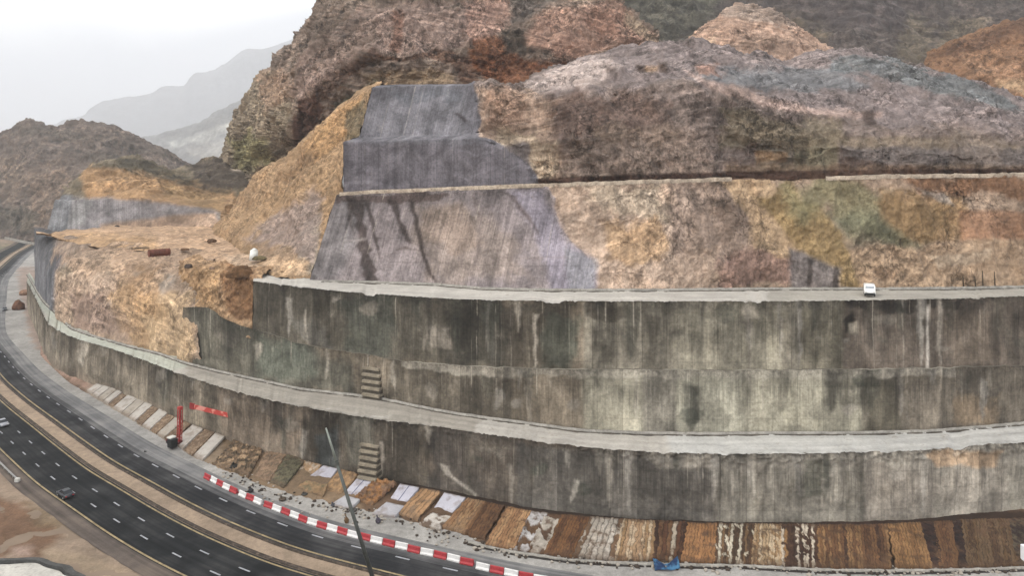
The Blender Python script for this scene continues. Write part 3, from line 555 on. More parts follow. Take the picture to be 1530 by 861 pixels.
tag(grid_obj('scree_slope', V, M_scree, paint(V, (150,120,84), [S((168,128,78), [(450,220),(520,150),(545,140),(520,200),(470,240)], 8, 10, .8), S((140,116,92), [(380,340),(470,290),(480,390),(390,400)], 14, 14, .8), S((130,120,106), [(455,330),(480,320),(475,410),(440,410)], 6, 8, .8), S((138,120,112), [(360,360),(470,285),(485,300),(470,400),(430,370)], 12, 12, .75), S((196,162,124), [(380,385),(460,385),(460,412),(400,412)], 8, 8, .7), S((90,82,62), [(515,170),(545,140),(540,205),(515,215)], 6, 8, .8), S((122,92,60), [(410,265),(470,205),(470,240),(430,280)], 8, 10, .5)], KV)), kind='structure')

# ------------------------------------------------------------------ the big cliff with its overhang
rows = [[(350,300,470),(322,285,430),(360,300,390),(425,262,300),(472,215,268),(522,172,250),(562,152,240),(640,142,232),(700,142,230),(765,146,230),(850,112,240),(920,96,248),(1000,80,258)],
        [(352,262,480),(335,258,425),(365,262,385),(428,232,298),(474,192,271),(514,150,257),(562,130,248),(640,120,245),(700,120,245),(765,122,244),(850,98,250),(920,84,255),(995,70,262)],
        [(355,238,480),(334,236,425),(362,236,380),(430,215,288),(464,166,268),(508,118,256),(562,94,248),(640,88,245),(700,104,245),(762,98,246),(850,76,254),(920,68,260),(990,64,268)],
        [(358,214,480),(337,212,425),(366,206,372),(438,192,268),(448,148,258),(500,104,248),(556,78,240),(640,70,240),(704,80,240),(762,76,248),(852,60,258),(920,52,264),(984,60,272)],
        [(370,180,470),(346,182,420),(372,166,362),(432,140,285),(458,106,268),(500,80,258),(560,52,252),(640,44,252),(700,46,254),(762,40,262),(850,32,270),(915,28,276),(972,44,284)],
        [(385,130,460),(372,134,405),(392,112,355),(430,84,305),(466,58,288),(508,30,276),(562,8,272),(640,0,272),(700,0,274),(762,-5,280),(850,-4,286),(900,4,290),(948,20,298)],
        [(415,62,450),(408,66,390),(420,50,350),(446,36,330),(478,6,318),(520,-30,310),(570,-60,308),(640,-75,310),(700,-75,312),(762,-70,312),(840,-60,312),(890,-30,312),(925,0,318)],
        [(460,62,520),(452,62,460),(462,50,440),(482,36,420),(500,6,400),(540,-20,400),(580,-50,400),(640,-60,400),(700,-60,400),(762,-50,400),(840,-40,400),(890,-20,400),(930,10,400)]]
rows = [[(x_ + (36 * min(max((200 - y_) / 165, 0), 1.1) * (1 if k_ < 3 else .5 if k_ == 3 else 0) if j_ < 7 else 0), y_, Y_) for k_, (x_, y_, Y_) in enumerate(r_)] for j_, r_ in enumerate(rows)]
rows = [[(x_, y_, Y_ - (7 if j_ in (1, 2) and 3 < k_ < 9 else 0)) for k_, (x_, y_, Y_) in enumerate(r_)] for j_, r_ in enumerate(rows)]
V = loft(rows, 620, 400); V = displace(V, [('f', .018, 6), ('r', .045, 4.5), ('s', .1, 3.2), ('r', (.11, .11, .12), 3.2), ('s', .3, 1.0), ('f', .3, .9), ('f', 1.0, .3)])
stc = [S((138,122,98), [(300,120),(400,100),(440,150),(430,260),(320,280)], 20, 16, .85), S((130,122,78), [(340,205),(395,200),(410,245),(350,252)], 12, 14, .9), S((150,120,96), [(380,110),(430,100),(440,150),(400,165)], 10, 14, .7),
       S((140,116,104), [(540,10),(700,0),(740,60),(640,75),(540,80),(480,120),(440,150),(450,90)], 14, 16, .8), S((98,82,70), [(450,40),(560,20),(560,60),(470,100)], 14, 18, .6), S((86,58,46), [(434,200),(442,150),(470,140),(480,160),(466,198),(440,218)], 3, 9, .9), S((92,66,52), [(468,142),(500,106),(560,78),(575,86),(520,116),(484,150)], 3, 10, .65), S((96,64,44), [(560,78),(600,84),(650,70),(702,82),(722,118),(694,128),(672,98),(640,84),(580,92)], 3, 11, .75),  # last three dark strokes paint the shade under the overhang
       S((138,114,84), [(540,110),(640,95),(680,110),(680,135),(560,140)], 8, 10, .8), S((98,96,72), [(500,150),(560,120),(580,140),(520,200),(505,210)], 8, 10, .8), S((124,76,42), [(700,55),(740,50),(790,90),(860,90),(800,130),(730,125),(710,100)], 8, 12, .9), S((104,62,38), [(585,15),(600,15),(595,75),(580,75)], 5, 8, .6),
       S((166,128,110), [(690,5),(760,0),(760,40),(700,60)], 8, 12, .7), S((58,50,40), [(745,45),(780,45),(790,80),(750,85)], 8, 10, .85), S((96,88,82), [(755,-10),(830,-10),(800,25),(765,40)], 10, 12, .7), S((158,122,102), [(800,20),(920,-5),(980,55),(975,70),(850,85),(790,70)], 10, 12, .9), S((120,82,62), [(870,20),(920,15),(930,60),(890,60)], 10, 14, .55), S((172,150,122), [(935,15),(985,58),(975,66),(930,35)], 4, 6, .7)]
tag(grid_obj('hill', V, M_rock, paint(V, (124,106,92), stc, KV, .05)), 'big brown cliff with a dark overhang', kind='structure')

# ------------------------------------------------------------------ slopes behind
rows = [[(860,150,330),(980,130,330),(1100,120,340),(1220,130,345),(1340,130,345),(1460,170,330),(1580,200,320),(1720,210,310)],
        [(850,70,380),(980,65,380),(1100,60,390),(1220,60,395),(1340,70,395),(1460,90,380),(1580,110,365),(1720,130,350)],
        [(840,-20,450),(980,-15,450),(1100,-15,455),(1220,-10,460),(1340,-10,460),(1460,0,450),(1580,15,430),(1720,40,410)],
        [(830,-150,560),(980,-140,560),(1100,-140,565),(1220,-130,570),(1340,-130,570),(1460,-120,560),(1580,-100,540),(1720,-60,510)],
        [(830,-160,700),(980,-150,700),(1100,-150,700),(1220,-140,700),(1340,-140,700),(1460,-130,700),(1580,-110,700),(1720,-70,700)]]
V = loft(rows, 420, 220); V = displace(V, [('f', .012, 14), ('r', (.03, .03, .015), 7), ('s', .08, 2.0), ('r', (.1, .1, .1), 2.0), ('f', .35, .7)])
tag(grid_obj('hill', V, M_far, paint(V, (104,92,86), [S((100,96,82), [(900,-20),(1080,-20),(1060,40),(980,80),(930,10)], 16, 14, .9), S((124,108,82), [(1170,10),(1230,20),(1240,70),(1190,60)], 12, 14, .6), S((128,114,90), [(1350,20),(1400,40),(1390,100),(1340,90)], 14, 14, .6), S((138,122,98), [(1420,30),(1480,30),(1420,75),(1380,95)], 10, 10, .7), S((96,84,84), [(1100,-20),(1400,-20),(1350,40),(1200,40)], 20, 20, .6)], KV * 1.8, .05)), 'grey brown mountainside behind the terraces', kind='structure')
rows = [[(985,110,250),(1040,110,245),(1090,112,242),(1140,112,242),(1190,112,244),(1240,115,250),(1300,120,258)],
        [(1000,92,262),(1042,80,258),(1090,70,256),(1140,70,256),(1185,78,258),(1230,92,262),(1290,110,268)],
        [(1015,72,275),(1050,48,272),(1092,36,270),(1138,34,270),(1180,52,272),(1218,72,276),(1270,95,282)],
        [(1028,66,290),(1062,34,288),(1096,12,286),(1132,10,286),(1165,26,288),(1200,50,292),(1250,78,298)],
        [(1034,78,330),(1068,50,330),(1100,30,330),(1132,28,330),(1165,44,330),(1200,66,330),(1250,90,330)]]
V = loft(rows, 240, 160); V = displace(V, [('f', .03, 3.5), ('r', .08, 3), ('s', .3, 1.6), ('r', (.2, .2, .3), 1.3), ('f', .6, .5)])
tag(grid_obj('hill', V, M_rock, paint(V, (170,138,116), [S((150,132,118), [(1070,5),(1160,0),(1190,40),(1140,32),(1080,30)], 6, 8, .8), S((126,104,88), [(1080,60),(1180,50),(1190,80),(1100,90)], 14, 18, .5), S((186,156,126), [(1020,60),(1070,50),(1060,90),(1020,90)], 8, 10, .6)], KV, .06)), 'pinkish rocky peak behind the mound', kind='structure')
rows = [[(1370,150,240),(1420,180,236),(1470,190,232),(1530,200,228),(1600,205,226),(1680,205,226)],
        [(1372,112,252),(1420,122,250),(1470,130,246),(1530,140,242),(1600,140,240),(1680,140,238)],
        [(1380,95,264),(1425,85,264),(1470,80,262),(1530,78,258),(1600,70,255),(1680,60,252)],
        [(1388,84,276),(1430,64,278),(1472,44,278),(1530,32,276),(1600,15,274),(1680,0,272)],
        [(1396,92,320),(1436,76,320),(1476,58,320),(1530,48,320),(1600,35,320),(1680,20,320)]]
V = loft(rows, 200, 160); V = displace(V, [('f', .03, 3), ('r', .09, 2.4), ('r', (.2, .2, .2), 1.4), ('f', .6, .5)])
tag(grid_obj('hill', V, M_rock_streak, paint(V, (124,90,62), [S((92,66,48), [(1390,85),(1440,60),(1530,25),(1680,0),(1680,40),(1500,55),(1440,85)], 8, 12, .85), S((146,110,80), [(1440,90),(1520,90),(1520,125),(1450,115)], 12, 14, .7), S((166,136,100), [(1480,118),(1560,118),(1560,150),(1490,135)], 8, 10, .7)], KV, .06)), 'orange brown hill at the upper right', kind='structure')

# ------------------------------------------------------------------ left side: cut hill beyond the platform, left hill, ridges
rows = [[(68,356,304),(115,345,304),(160,344,304),(210,343,304),(258,342,304),(300,340,302),(350,340,300),(430,345,298)],
        [(82,295,311),(112,296,311),(160,297,311),(210,297,311),(258,304,311),(300,311,311),(350,318,309),(430,322,307)],
        [(92,290,318),(120,282,322),(165,278,326),(208,280,326),(252,290,326),(298,300,322),(350,308,318),(430,310,316)],
        [(100,284,345),(138,250,345),(170,249,345),(200,257,345),(244,270,345),(296,284,345),(346,292,345),(420,290,345)],
        [(110,270,410),(150,243,410),(175,238,410),(205,235,410),(235,249,410),(270,252,410),(322,236,410),(400,268,410)],
        [(120,290,500),(155,262,500),(180,256,500),(205,254,500),(235,266,500),(270,268,500),(322,254,500),(400,280,500)]]
V = loft(rows, 320, 200, True); V = np.swapaxes(np.array([smoothed(a_, 3) for a_ in V.copy()]), 0, 0)
px, py = proj(V); sh = sstep(296, 300, py)
V = displace(V, [('f', .03, 4), ('r', .09, 2.5), ('f', .4, .6)], 1 - .85 * sstep(290, 300, py))
stl = [S((160,124,82), [(120,245),(240,262),(350,285),(350,322),(240,305),(130,300)], 5, 7, .95), S((150,122,80), [(240,270),(340,288),(340,318),(250,300)], 6, 8, .5), S((58,52,38), [(165,232),(230,240),(300,275),(345,285),(340,292),(240,268),(180,250)], 5, 7, .85), S((68,58,50), [(270,240),(325,232),(400,262),(400,285),(300,280)], 6, 8, .85), S((196,178,158), [(345,246),(372,248),(375,256),(348,255)], 3, 3, .8),
       S((122,118,122), [(60,300),(100,294),(150,296),(250,302),(330,318),(330,345),(60,360)], 4, 6, .85), S((120,121,124), [(60,290),(108,292),(100,345),(60,358)], 3, 3, .9), S((150,148,146), [(108,300),(140,302),(125,335),(100,342)], 4, 5, .6), S((168,128,82), [(150,335),(320,318),(330,345),(150,350)], 4, 5, .5)]
shotf = [(50,370),(76,288),(150,297),(225,297),(228,350)]
split_obj(V, paint(V, (110,98,78), stl, KV, .06), shotf, M_far, M_shot, 'shotcrete_wall', 'distant hazy grey sprayed wall under the ochre cut, far left', wall_uv(V), rock_name='hill', amp=4)

rows = [[(-120,352,640),(-60,354,640),(0,357,640),(60,364,610),(100,360,610),(150,345,620),(200,330,640),(250,320,660),(310,310,690)],
        [(-120,310,670),(-60,312,670),(0,315,665),(60,315,640),(100,310,640),(150,300,650),(200,292,670),(250,290,690),(310,290,715)],
        [(-120,262,715),(-60,258,715),(0,255,710),(50,250,690),(100,250,690),(150,248,695),(200,250,710),(250,262,730),(310,275,750)],
        [(-120,222,770),(-60,210,770),(0,200,770),(42,180,768),(78,192,768),(118,183,768),(162,189,770),(232,218,780),(310,265,790)],
        [(-120,250,900),(-60,240,900),(0,228,900),(42,215,900),(78,222,900),(118,214,900),(162,220,900),(232,240,900),(310,270,900)]]
V = loft(rows, 420, 260); V = displace(V, [('f', .012, 6), ('r', (.03, .03, .015), 6), ('r', (.07, .07, .03), 3.5), ('f', .2, 1.8)])
tag(grid_obj('hill', V, M_far, paint(V, (120,104,92), [S((104,92,80), [(-20,180),(70,185),(260,230),(280,245),(160,215),(60,205)], 8, 10, .8), S((142,118,96), [(40,260),(100,240),(110,330),(50,345)], 16, 18, .7), S((98,88,74), [(130,225),(180,225),(180,250),(130,250)], 10, 12, .6), S((96,90,76), [(-20,300),(50,310),(50,350),(-20,345)], 12, 14, .7), S((148,126,104), [(-10,240),(30,230),(40,300),(0,300)], 14, 16, .5)], KV * 1.5, .03)), 'rugged brown hill left of the road', kind='structure')
def ridge(sil, Y, depth, base_y, amp, c, strokes, label, sc):
    rows = [[(x, base_y, Y) for x, y in sil], [(x, y * .5 + base_y * .5, Y + depth * .4) for x, y in sil], [(x, y, Y + depth) for x, y in sil], [(x, y + 30, Y + depth * 2.2) for x, y in sil]]
    V = loft(rows, 420, 110); V = displace(V, [('f', sc, amp), ('r', sc * 3, amp * .7), ('f', sc * 12, amp * .15)])
    return tag(grid_obj('hill', V, M_distant, paint(V, c, strokes, KV, sc * 3)), label, kind='structure')
ridge([(-140,225),(0,222),(120,225),(200,212),(240,203),(280,192),(320,176),(352,158),(400,130),(460,110),(560,100),(700,110)], 3600, 700, 300, 34, (98,96,92), [S((190,190,178), [(250,212),(300,196),(345,182),(345,196),(300,214),(255,222)], 4, 7, .5), S((178,172,158), [(280,222),(345,205),(345,232),(290,236)], 4, 7, .4), S((78,76,70), [(240,204),(345,164),(345,180),(260,210)], 5, 6, .7)], 'hazy valley side with pale clearings', .0014)
ridge([(-140,212),(0,206),(60,192),(88,185),(126,174),(140,163),(160,152),(190,146),(226,142),(242,134),(274,130),(290,112),(322,106),(346,92),(366,76),(396,75),(430,66),(500,40),(600,20),(760,10)], 8200, 1400, 330, 50, (100,100,102), [], 'pale blue ridge fading into haze', .0007)

# ================================================================== ground and roads
L3 = np.array([(150,72),(95,76),(60,83),(28,89.5),(0,97),(-23,105.5),(-36,111),(-50,119),(-62,127),(-73,135),(-86,144.5),(-100,156),(-116,169.5),(-132,183),(-152,201),(-172,221),(-206,257),(-252,318),(-303,388),(-345,455),(-384,520),(-430,605),(-500,720),(-640,900)], float)
L3 = np.concatenate([L3, np.zeros((len(L3), 1))], 1)
MC = smoothed(even(catmull(L3, 1500), .8), 30)
dM = np.gradient(MC[:, :2], axis=0); dM /= np.linalg.norm(dM, axis=1)[:, None]; nM = np.stack([dM[:, 1], -dM[:, 0]], 1); sM = arclen(MC)
def at(off, z=0, s=None):
    W = MC.copy(); W[:, :2] += nM * off; W[:, 2] = z
    if s is None: return W
    return np.stack([np.interp(s, sM, W[:, k]) for k in range(3)], -1)
def strip(name, o0, o1, z, mat, label, c=None, strokes=(), gain=KH, nv=None, relief=0, s0=None, s1=None):
    nv = nv or max(2, int(abs(o1 - o0) / .6)); A, B = at(o0, z), at(o1, z); V = strip_rows([A, B], nv)
    if relief: V[..., 2] += relief * np.maximum(fbm(V * .15, 4), -.3)
    uv = np.stack([np.repeat(sM[:, None], nv, 1), np.repeat(np.linspace(o0, o1, nv)[None], len(sM), 0)], -1)
    col = paint(V, c, strokes, gain, .15) if c is not None else None
    return tag(grid_obj(name, V, mat, col, uv, smooth=bool(relief)), label, kind='structure')
gm = NT('open_ground'); gm.color(gm.scale(gm.rgb(alb((150,128,106), KH)), gm.ramp(gm.noise(gm.pos(), .03, 7), .3, .7, .7, 1.3)))
mesh_g = mesh_np('ground', np.array([(-12000,-1200,-.12),(12000,-1200,-.12),(12000,14000,-.12),(-12000,14000,-.12)], float), np.array([[0,1,2,3]]), gm.m, smooth=False); tag(mesh_g, kind='structure')
DUST = alb((160,150,138), KH)
A_new = asphalt_mat('dark_asphalt', alb((38,41,44), KH), alb((92, 90, 88), KH), .45, .9); A_mid = asphalt_mat('worn_asphalt', alb((46,48,52), KH), alb((108, 106, 104), KH), .55, .9); A_old = asphalt_mat('dusty_asphalt', alb((124,124,126), KH), alb((164,161,156), KH), .8)
strip('ground_verge', -17.2, -70, -.04, M_plat, 'brown dirt beside the near carriageway', (164,140,116), [S((124,88,58), [(-30,730),(50,760),(95,800),(60,835),(-30,830)], 12, 14, .9), S((120,98,66), [(40,745),(100,775),(90,800),(50,790)], 10, 10, .7), S((174,146,128), [(18,815),(48,815),(45,835),(20,832)], 5, 6, .8), S((172,148,118), [(60,820),(110,822),(260,880),(70,880)], 8, 8, .8), S((98,104,66), [(-40,360),(40,372),(55,395),(-40,410)], 8, 8, .9), S((168,140,112), [(-40,405),(20,398),(60,380),(60,395),(0,425)], 4, 4, .8)], nv=60, relief=.5)
strip('road_shoulder', -14.1, -17.2, .0, asphalt_mat('shoulder_asphalt', alb((96,86,80), KH), alb((140,122,104), KH), .6), 'worn brown shoulder')
strip('road', -14.2, -4.7, .004, A_new, 'dark three lane carriageway')
strip('median', -4.7, -.35, .0, M_dirt, 'tan dirt median between the carriageways', (172,148,122), [], nv=10)
strip('road', -.75, 4.6, .008, A_mid, 'dark lane of the right carriageway'); strip('road', 4.6, 5.9, .008, asphalt_mat('half_worn_asphalt', alb((84,85,88), KH), alb((132,130,128), KH), .9), 'half worn strip of the right carriageway'); strip('road', 5.9, 9.4, .006, A_old, 'dusty worn lane of the right carriageway')
strip('road_shoulder', 9.4, 30, -.03, M_dirt, 'dusty pale ground between road and wall', (176,172,166), [S((172,144,126), [(25,400),(60,400),(110,520),(150,560),(120,575),(45,510)], 8, 8, .8), S((150,148,146), [(130,590),(260,660),(330,720),(330,740),(120,620)], 12, 10, .4)], nv=40, relief=.08)
M_yel = plain('yellow_paint', alb((172,150,104), KH), .3, .8, .3, 0, alb((90,84,74), KH), .8); M_whi = plain('white_paint', alb((176,178,186), KH), .2, .8, .5, 0, alb((96,94,92), KH), .75)
for o, w_, z_ in ((-13.85, .32, .012), (-5.2, .3, .012), (0, .34, .016)): strip('lane_line', o - w_ / 2, o + w_ / 2, z_, M_yel, 'faded yellow edge line', nv=2)
def dashes(off, z, s0, s1, L, gap, w):
    Vs, Fs = [], []; s = s0
    while s < s1:
        q = np.linspace(s, s + L, 4); a, b = at(off - w / 2, z, q), at(off + w / 2, z, q); n = len(Vs) * 8
        Vs.append(np.stack([a, b], 1).reshape(-1, 3)); Fs += [[n + 2 * k, n + 2 * k + 1, n + 2 * k + 3, n + 2 * k + 2] for k in range(3)]; s += L + gap
    tag(mesh_np('lane_marking', np.concatenate(Vs), np.array(Fs), M_whi, smooth=False), 'white lane dashes', kind='structure')
dashes(4.15, .016, 120, 620, 2.6, 6.0, .3); dashes(-8.3, .012, 90, 420, 2.3, 7.0, .26); dashes(-11.1, .012, 93, 420, 2.3, 7.0, .26)
M_kd = plain('dirty_kerb', alb((70,60,52), 1.3), .3, .9, .5, 0, alb((150,130,108), 1.3), .6)
for o, w_ in ((-4.62, .55), (-1.15, .45)):
    a, b = at(o), at(o + w_); V = np.stack([a - [0, 0, .05], a + [0, 0, .22], b + [0, 0, .22], b - [0, 0, .05]], 1); tag(grid_obj('kerb', V, M_kd, smooth=False), 'low dirty kerb edging the median', kind='structure')

# ------------------------------------------------------------------ embankment between ground and wall foot
toe = curve([(40,500),(60,530),(100,568),(138,592),(190,624),(225,646),(250,660),(300,690),(340,706),(400,728),(450,745),(504,756),(554,766),(600,776),(655,794),(720,812),(767,822),(854,834),(917,838),(1017,841),(1120,843),(1228,849),(1330,850),(1434,849),(1518,846),(1660,842)])
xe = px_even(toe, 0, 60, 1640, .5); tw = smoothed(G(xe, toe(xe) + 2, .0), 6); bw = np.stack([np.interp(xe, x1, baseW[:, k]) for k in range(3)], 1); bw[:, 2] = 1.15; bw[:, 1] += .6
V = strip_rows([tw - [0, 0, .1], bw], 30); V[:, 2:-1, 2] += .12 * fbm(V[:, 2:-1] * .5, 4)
tag(grid_obj('embankment', V, M_dirt, paint(V, (112,86,62), [S((176,140,118), [(50,480),(130,560),(160,600),(60,540)], 8, 8, .9), S((190,178,160), [(130,560),(330,650),(330,710),(130,600)], 10, 10, .5), S((150,124,92), [(300,640),(540,690),(540,770),(300,720)], 10, 12, .7), S((44,34,28), [(60,500)] + [(x_, float(base1(x_)) - 8) for x_ in range(80, 1640, 40)] + [(1660, 764), (1660, 777)] + [(x_, float(base1(x_)) + 5) for x_ in range(1640, 60, -40)], 3, 4, .85), S((66,46,32), [(1160,770),(1660,760),(1660,860),(1160,860)], 14, 14, .8)], KH)), kind='structure')  # near-black stroke along the wall foot paints the shadow band there

# ================================================================== objects
ORD = ['zeroth','first','second','third','fourth','fifth','sixth','seventh','eighth','ninth','tenth','eleventh','twelfth','thirteenth','fourteenth','fifteenth','sixteenth','seventeenth','eighteenth','nineteenth','twentieth','twenty-first','twenty-second','twenty-third','twenty-fourth']
def empty(name, loc, label, cat, group=None, rz=0):
    o = bpy.data.objects.new(name, None); C.objects.link(o); o.location = loc; o.rotation_euler = (0, 0, rz); return tag(o, label, cat, group, 'thing')
def bobj(name, bm, mat, parent=None, smooth=False):
    me = bpy.data.meshes.new(name); bmesh.ops.recalc_face_normals(bm, faces=bm.faces); bm.to_mesh(me); bm.free(); me.materials.append(mat)
    if smooth: me.polygons.foreach_set('use_smooth', np.ones(len(me.polygons), bool))
    o = bpy.data.objects.new(name, me); C.objects.link(o); o.parent = parent; return o
def box(bm, c, s, rot=None, bev=0):
    r = bmesh.ops.create_cube(bm, size=1); vs = r['verts']
    bmesh.ops.scale(bm, vec=s, verts=vs)
    if bev:
        es = list({e for v in vs for e in v.link_edges}); q = bmesh.ops.bevel(bm, geom=es, offset=bev, segments=2, affect='EDGES'); vs = list({v for f in q['faces'] for v in f.verts} | {v for v in vs if v.is_valid})
    if rot is not None: bmesh.ops.transform(bm, matrix=rot, verts=vs)
    bmesh.ops.translate(bm, vec=c, verts=vs); return vs
def tube(bm, a, b, r0, r1=None, seg=10, cap=True):
    a, b = Vector(a), Vector(b); d = b - a
    r = bmesh.ops.create_cone(bm, cap_ends=cap, segments=seg, radius1=r0, radius2=r1 or r0, depth=d.length)
    bmesh.ops.transform(bm, matrix=Matrix.Translation((a + b) / 2) @ d.to_track_quat('Z', 'Y').to_matrix().to_4x4(), verts=r['verts'])
def prism(bm, prof, x0, x1):
    """profile in (y, z) extruded along x"""
    a = [bm.verts.new((x0, y, z)) for y, z in prof]; b = [bm.verts.new((x1, y, z)) for y, z in prof]; n = len(prof)
    for k in range(n): bm.faces.new((a[k], a[(k + 1) % n], b[(k + 1) % n], b[k]))
    bm.faces.new(a[::-1]); bm.faces.new(b)
def locate(px, py):
    q = G(px, py)[:2]; d = np.linalg.norm(MC[:, :2] - q, axis=1); k = int(d.argmin()); return sM[k], float((q - MC[k, :2]) @ nM[k])
def head(s):
    a, b = at(0, 0, np.array([s - .5, s + .5])); d = b - a; return math.atan2(d[1], d[0])

# ---- red and white barriers
M_red = plain('barrier_red', alb((186,32,44), 1.25), .18, .55, 1, 0, alb((120,70,62), 1.2), .45); M_wb = plain('barrier_white', alb((232,230,228), 1.25), .1, .55, 1, 0, alb((150,140,128), 1.2), .5)
M_foot = plain('barrier_foot', alb((70,62,58), 1.2), .2, .9)
def barrier(mat):
    bm = bmesh.new(); L = 1.12
    prof = [(-.36,.06),(.36,.06),(.36,.26),(.17,.45),(.12,.94),(.08,1.0),(-.08,1.0),(-.12,.94),(-.17,.45),(-.36,.26)]
    prism(bm, prof, -L, L); box(bm, (0, 0, .8), (.5, .26, .05), None); box(bm, (0, 0, .66), (2.26, .08, .16))
    o = bobj('traffic_barrier', bm, mat)
    for q in (-.75, .75): f = bmesh.new(); box(f, (q, 0, .03), (.4, .78, .06)); bobj('foot', f, M_foot, o)
    return o
protos = {}
sA_, oA = locate(310, 716); sB_, oB = locate(706, 846); oB = min(oB, oA + .8)
s = sA_; cnt = {'red': 0, 'white': 0}; k = 0
def put_barrier(s, off, colr, label, yaw=0.0):
    if colr not in protos: o = protos[colr] = barrier(M_red if colr == 'red' else M_wb)
    else:
        o = protos[colr].copy(); C.objects.link(o)
        for ch in protos[colr].children: c2 = ch.copy(); C.objects.link(c2); c2.parent = o
    o.location = at(off, .0, np.array([s]))[0]; o.rotation_euler = (0, 0, head(s) + yaw)
    return tag(o, label, 'barrier', 'red and white traffic barriers along the road edge', 'thing')
while s > sB_:
    c_ = ('red', 'white')[k % 2]; cnt[c_] += 1
    f_ = (sA_ - s) / (sA_ - sB_)
    put_barrier(s, oA * (1 - f_) + oB * f_ + random.uniform(-.12, .12), c_, f'{c_} plastic barrier, {ORD[cnt[c_]]} {c_} one from the far end of the long row', random.uniform(-.06, .06))
    k += 1; s -= 2.42 + (.7 if k in (5, 8) else 0)
sC, oC = locate(722, 852); c0 = {'red': 0, 'white': 0}
for j in range(8):
    c_ = ('white', 'red')[j % 2]; c0[c_] += 1
    put_barrier(sC - j * 2.45, oC - .05 * j, c_, f'{c_} plastic barrier, {ORD[c0[c_]]} {c_} one in the short offset row at the bottom edge', random.uniform(-.05, .05))

# ---- panels on the slope at the wall foot
M_pan = ground_mat('panel_surface', .24, 1.6, .1); M_slab = ground_mat('slab_concrete', .09, 1.0, .03); M_seam = plain('seam', alb((92,96,128), 1.4), .2, .8)
topf = lambda x: base1(x) + 5
def panel(ta, tb, ba, bb, by, style, cols, label, n=0, ty=None, group='panels laid on the slope at the wall foot', thick=.22, tz=1.55, bz=.12, relief=.1):
    ty = (topf(ta), topf(tb)) if ty is None else ty; by = (by, by) if np.isscalar(by) else by
    if ta > 690: ta -= 1.6; tb += 1.6; ba -= 1.6; bb += 1.6
    A, B, D_, E_ = G(ta, ty[0], tz), G(tb, ty[1], tz), G(ba, by[0], bz), G(bb, by[1], bz)
    wm = np.linalg.norm(B - A); lm = np.linalg.norm(D_ - A); nu, nv = max(8, int(wm / .11)), max(8, int(lm / .2))
    u, v = np.meshgrid(np.linspace(0, 1, nu), np.linspace(0, 1, nv), indexing='ij'); U, Vv = u[..., None], v[..., None]
    V = (A * (1 - U) + B * U) * (1 - Vv) + (D_ * (1 - U) + E_ * U) * Vv
    V += (np.stack([fbm(V * .9 + 3, 3), fbm(V * .9 + 8, 3), u * 0], -1)) * (.3 if style != 'slab' else .05)
    seed = random.random() * 90; h = np.full(u.shape, thick); cl = np.array([alb(c, 1.4) for c in cols]); col = np.zeros(V.shape) + cl[0]
    if style == 'ribs':
        n = n or max(4, int(wm / .5)); ph = u * n + .18 * fbm(V * .5 + seed, 3); idx = np.floor(ph).astype(int); fr = ph - idx
        h = h + relief * 1.6 * np.sqrt(np.clip(np.sin(np.pi * fr), 0, 1)) * (.75 + .5 * fbm(V * .8 + seed, 3))
        rr = np.random.default_rng(int(seed * 100)); pick = rr.integers(0, len(cl), n + 4)[np.clip(idx + 1, 0, n + 3)]
        brk = fbm(np.stack([V[..., 0] * .9, V[..., 1] * .45, V[..., 2] + seed], -1), 4); pick = np.where(brk > .22, rr.integers(0, len(cl)), pick); col = cl[pick]
        gap = sstep(.16, .02, np.minimum(fr, 1 - fr))[..., None]; col = col * (1 - gap * .75) + alb((38,28,20), 1.4) * gap * .75
    elif style == 'rubble':
        f = fbm(V * 1.1 + seed, 5); h = h + relief * 2.4 * (ridged(V * 1.3 + seed, 4) - .3)
        m = sstep(-.12, .18, f)[..., None]; col = cl[0] * (1 - m) + cl[min(1, len(cl) - 1)] * m
        if len(cl) > 2: m = sstep(.1, .3, fbm(V * .7 + seed + 30, 4))[..., None]; col = col * (1 - m) + cl[2] * m
    elif style == 'broken':
        f = fbm(np.stack([V[..., 0] * .55, V[..., 1] * .3, V[..., 2] + seed], -1), 5); m = sstep(.0, .1, f)[..., None]; col = cl[0] * (1 - m) + cl[1] * m; h = h - .16 * m[..., 0] + relief * .6 * fbm(V * 2, 3)
    else: h = h + .012 * fbm(V * 1.5, 3)
    dm = sstep(.02, .5, fbm(V * .55 + seed, 5, .62))[..., None] * (.45 if style == 'slab' else .85); dm = np.maximum(dm, sstep(.82, 1.02, Vv + .12 * fbm(V * 1.2, 3)[..., None]) * .6); dm = np.maximum(dm, sstep(.1, -.02, Vv + .08 * fbm(V * 1.2 + 4, 3)[..., None]) * .7)
    col = col * (1 - dm) + (alb((124, 100, 76), 1.4) if ta < 720 else alb((92, 66, 44), 1.4)) * dm
    V = V + np.stack([0 * h, 0 * h, h], -1)
    # skirt
    P_ = np.pad(V, ((1, 1), (1, 1), (0, 0)), mode='edge'); P_[[0, -1], :, 2] -= thick + .3; P_[:, [0, -1], 2] -= thick + .3
    cp = np.pad(col, ((1, 1), (1, 1), (0, 0)), mode='edge')
    o = grid_obj('slope_panel', P_, M_slab if style == 'slab' else M_pan, cp.reshape(*P_.shape), smooth=style != 'slab')
    tag(o, label, 'slope panel', group, 'thing')
    if style == 'slab' and n:                                    # blue-grey construction joint down the middle
        a, b = V[nu // 2, 0], V[nu // 2, -1]; d = np.array([.09, 0, 0]); z = np.array([0, 0, .02])
        mesh_np('joint', np.array([a - d + z, a + d + z, b + d + z, b - d + z]), np.array([[0, 1, 2, 3]]), M_seam, smooth=False, parent=o)
    return o
PALE, TAN, BRN, DRK, LAV, OLV, ORG = (176,164,148), (172,136,96), (138,98,56), (62,44,32), (190,188,200), (112,104,76), (158,108,56)
n_w = n_b = 0
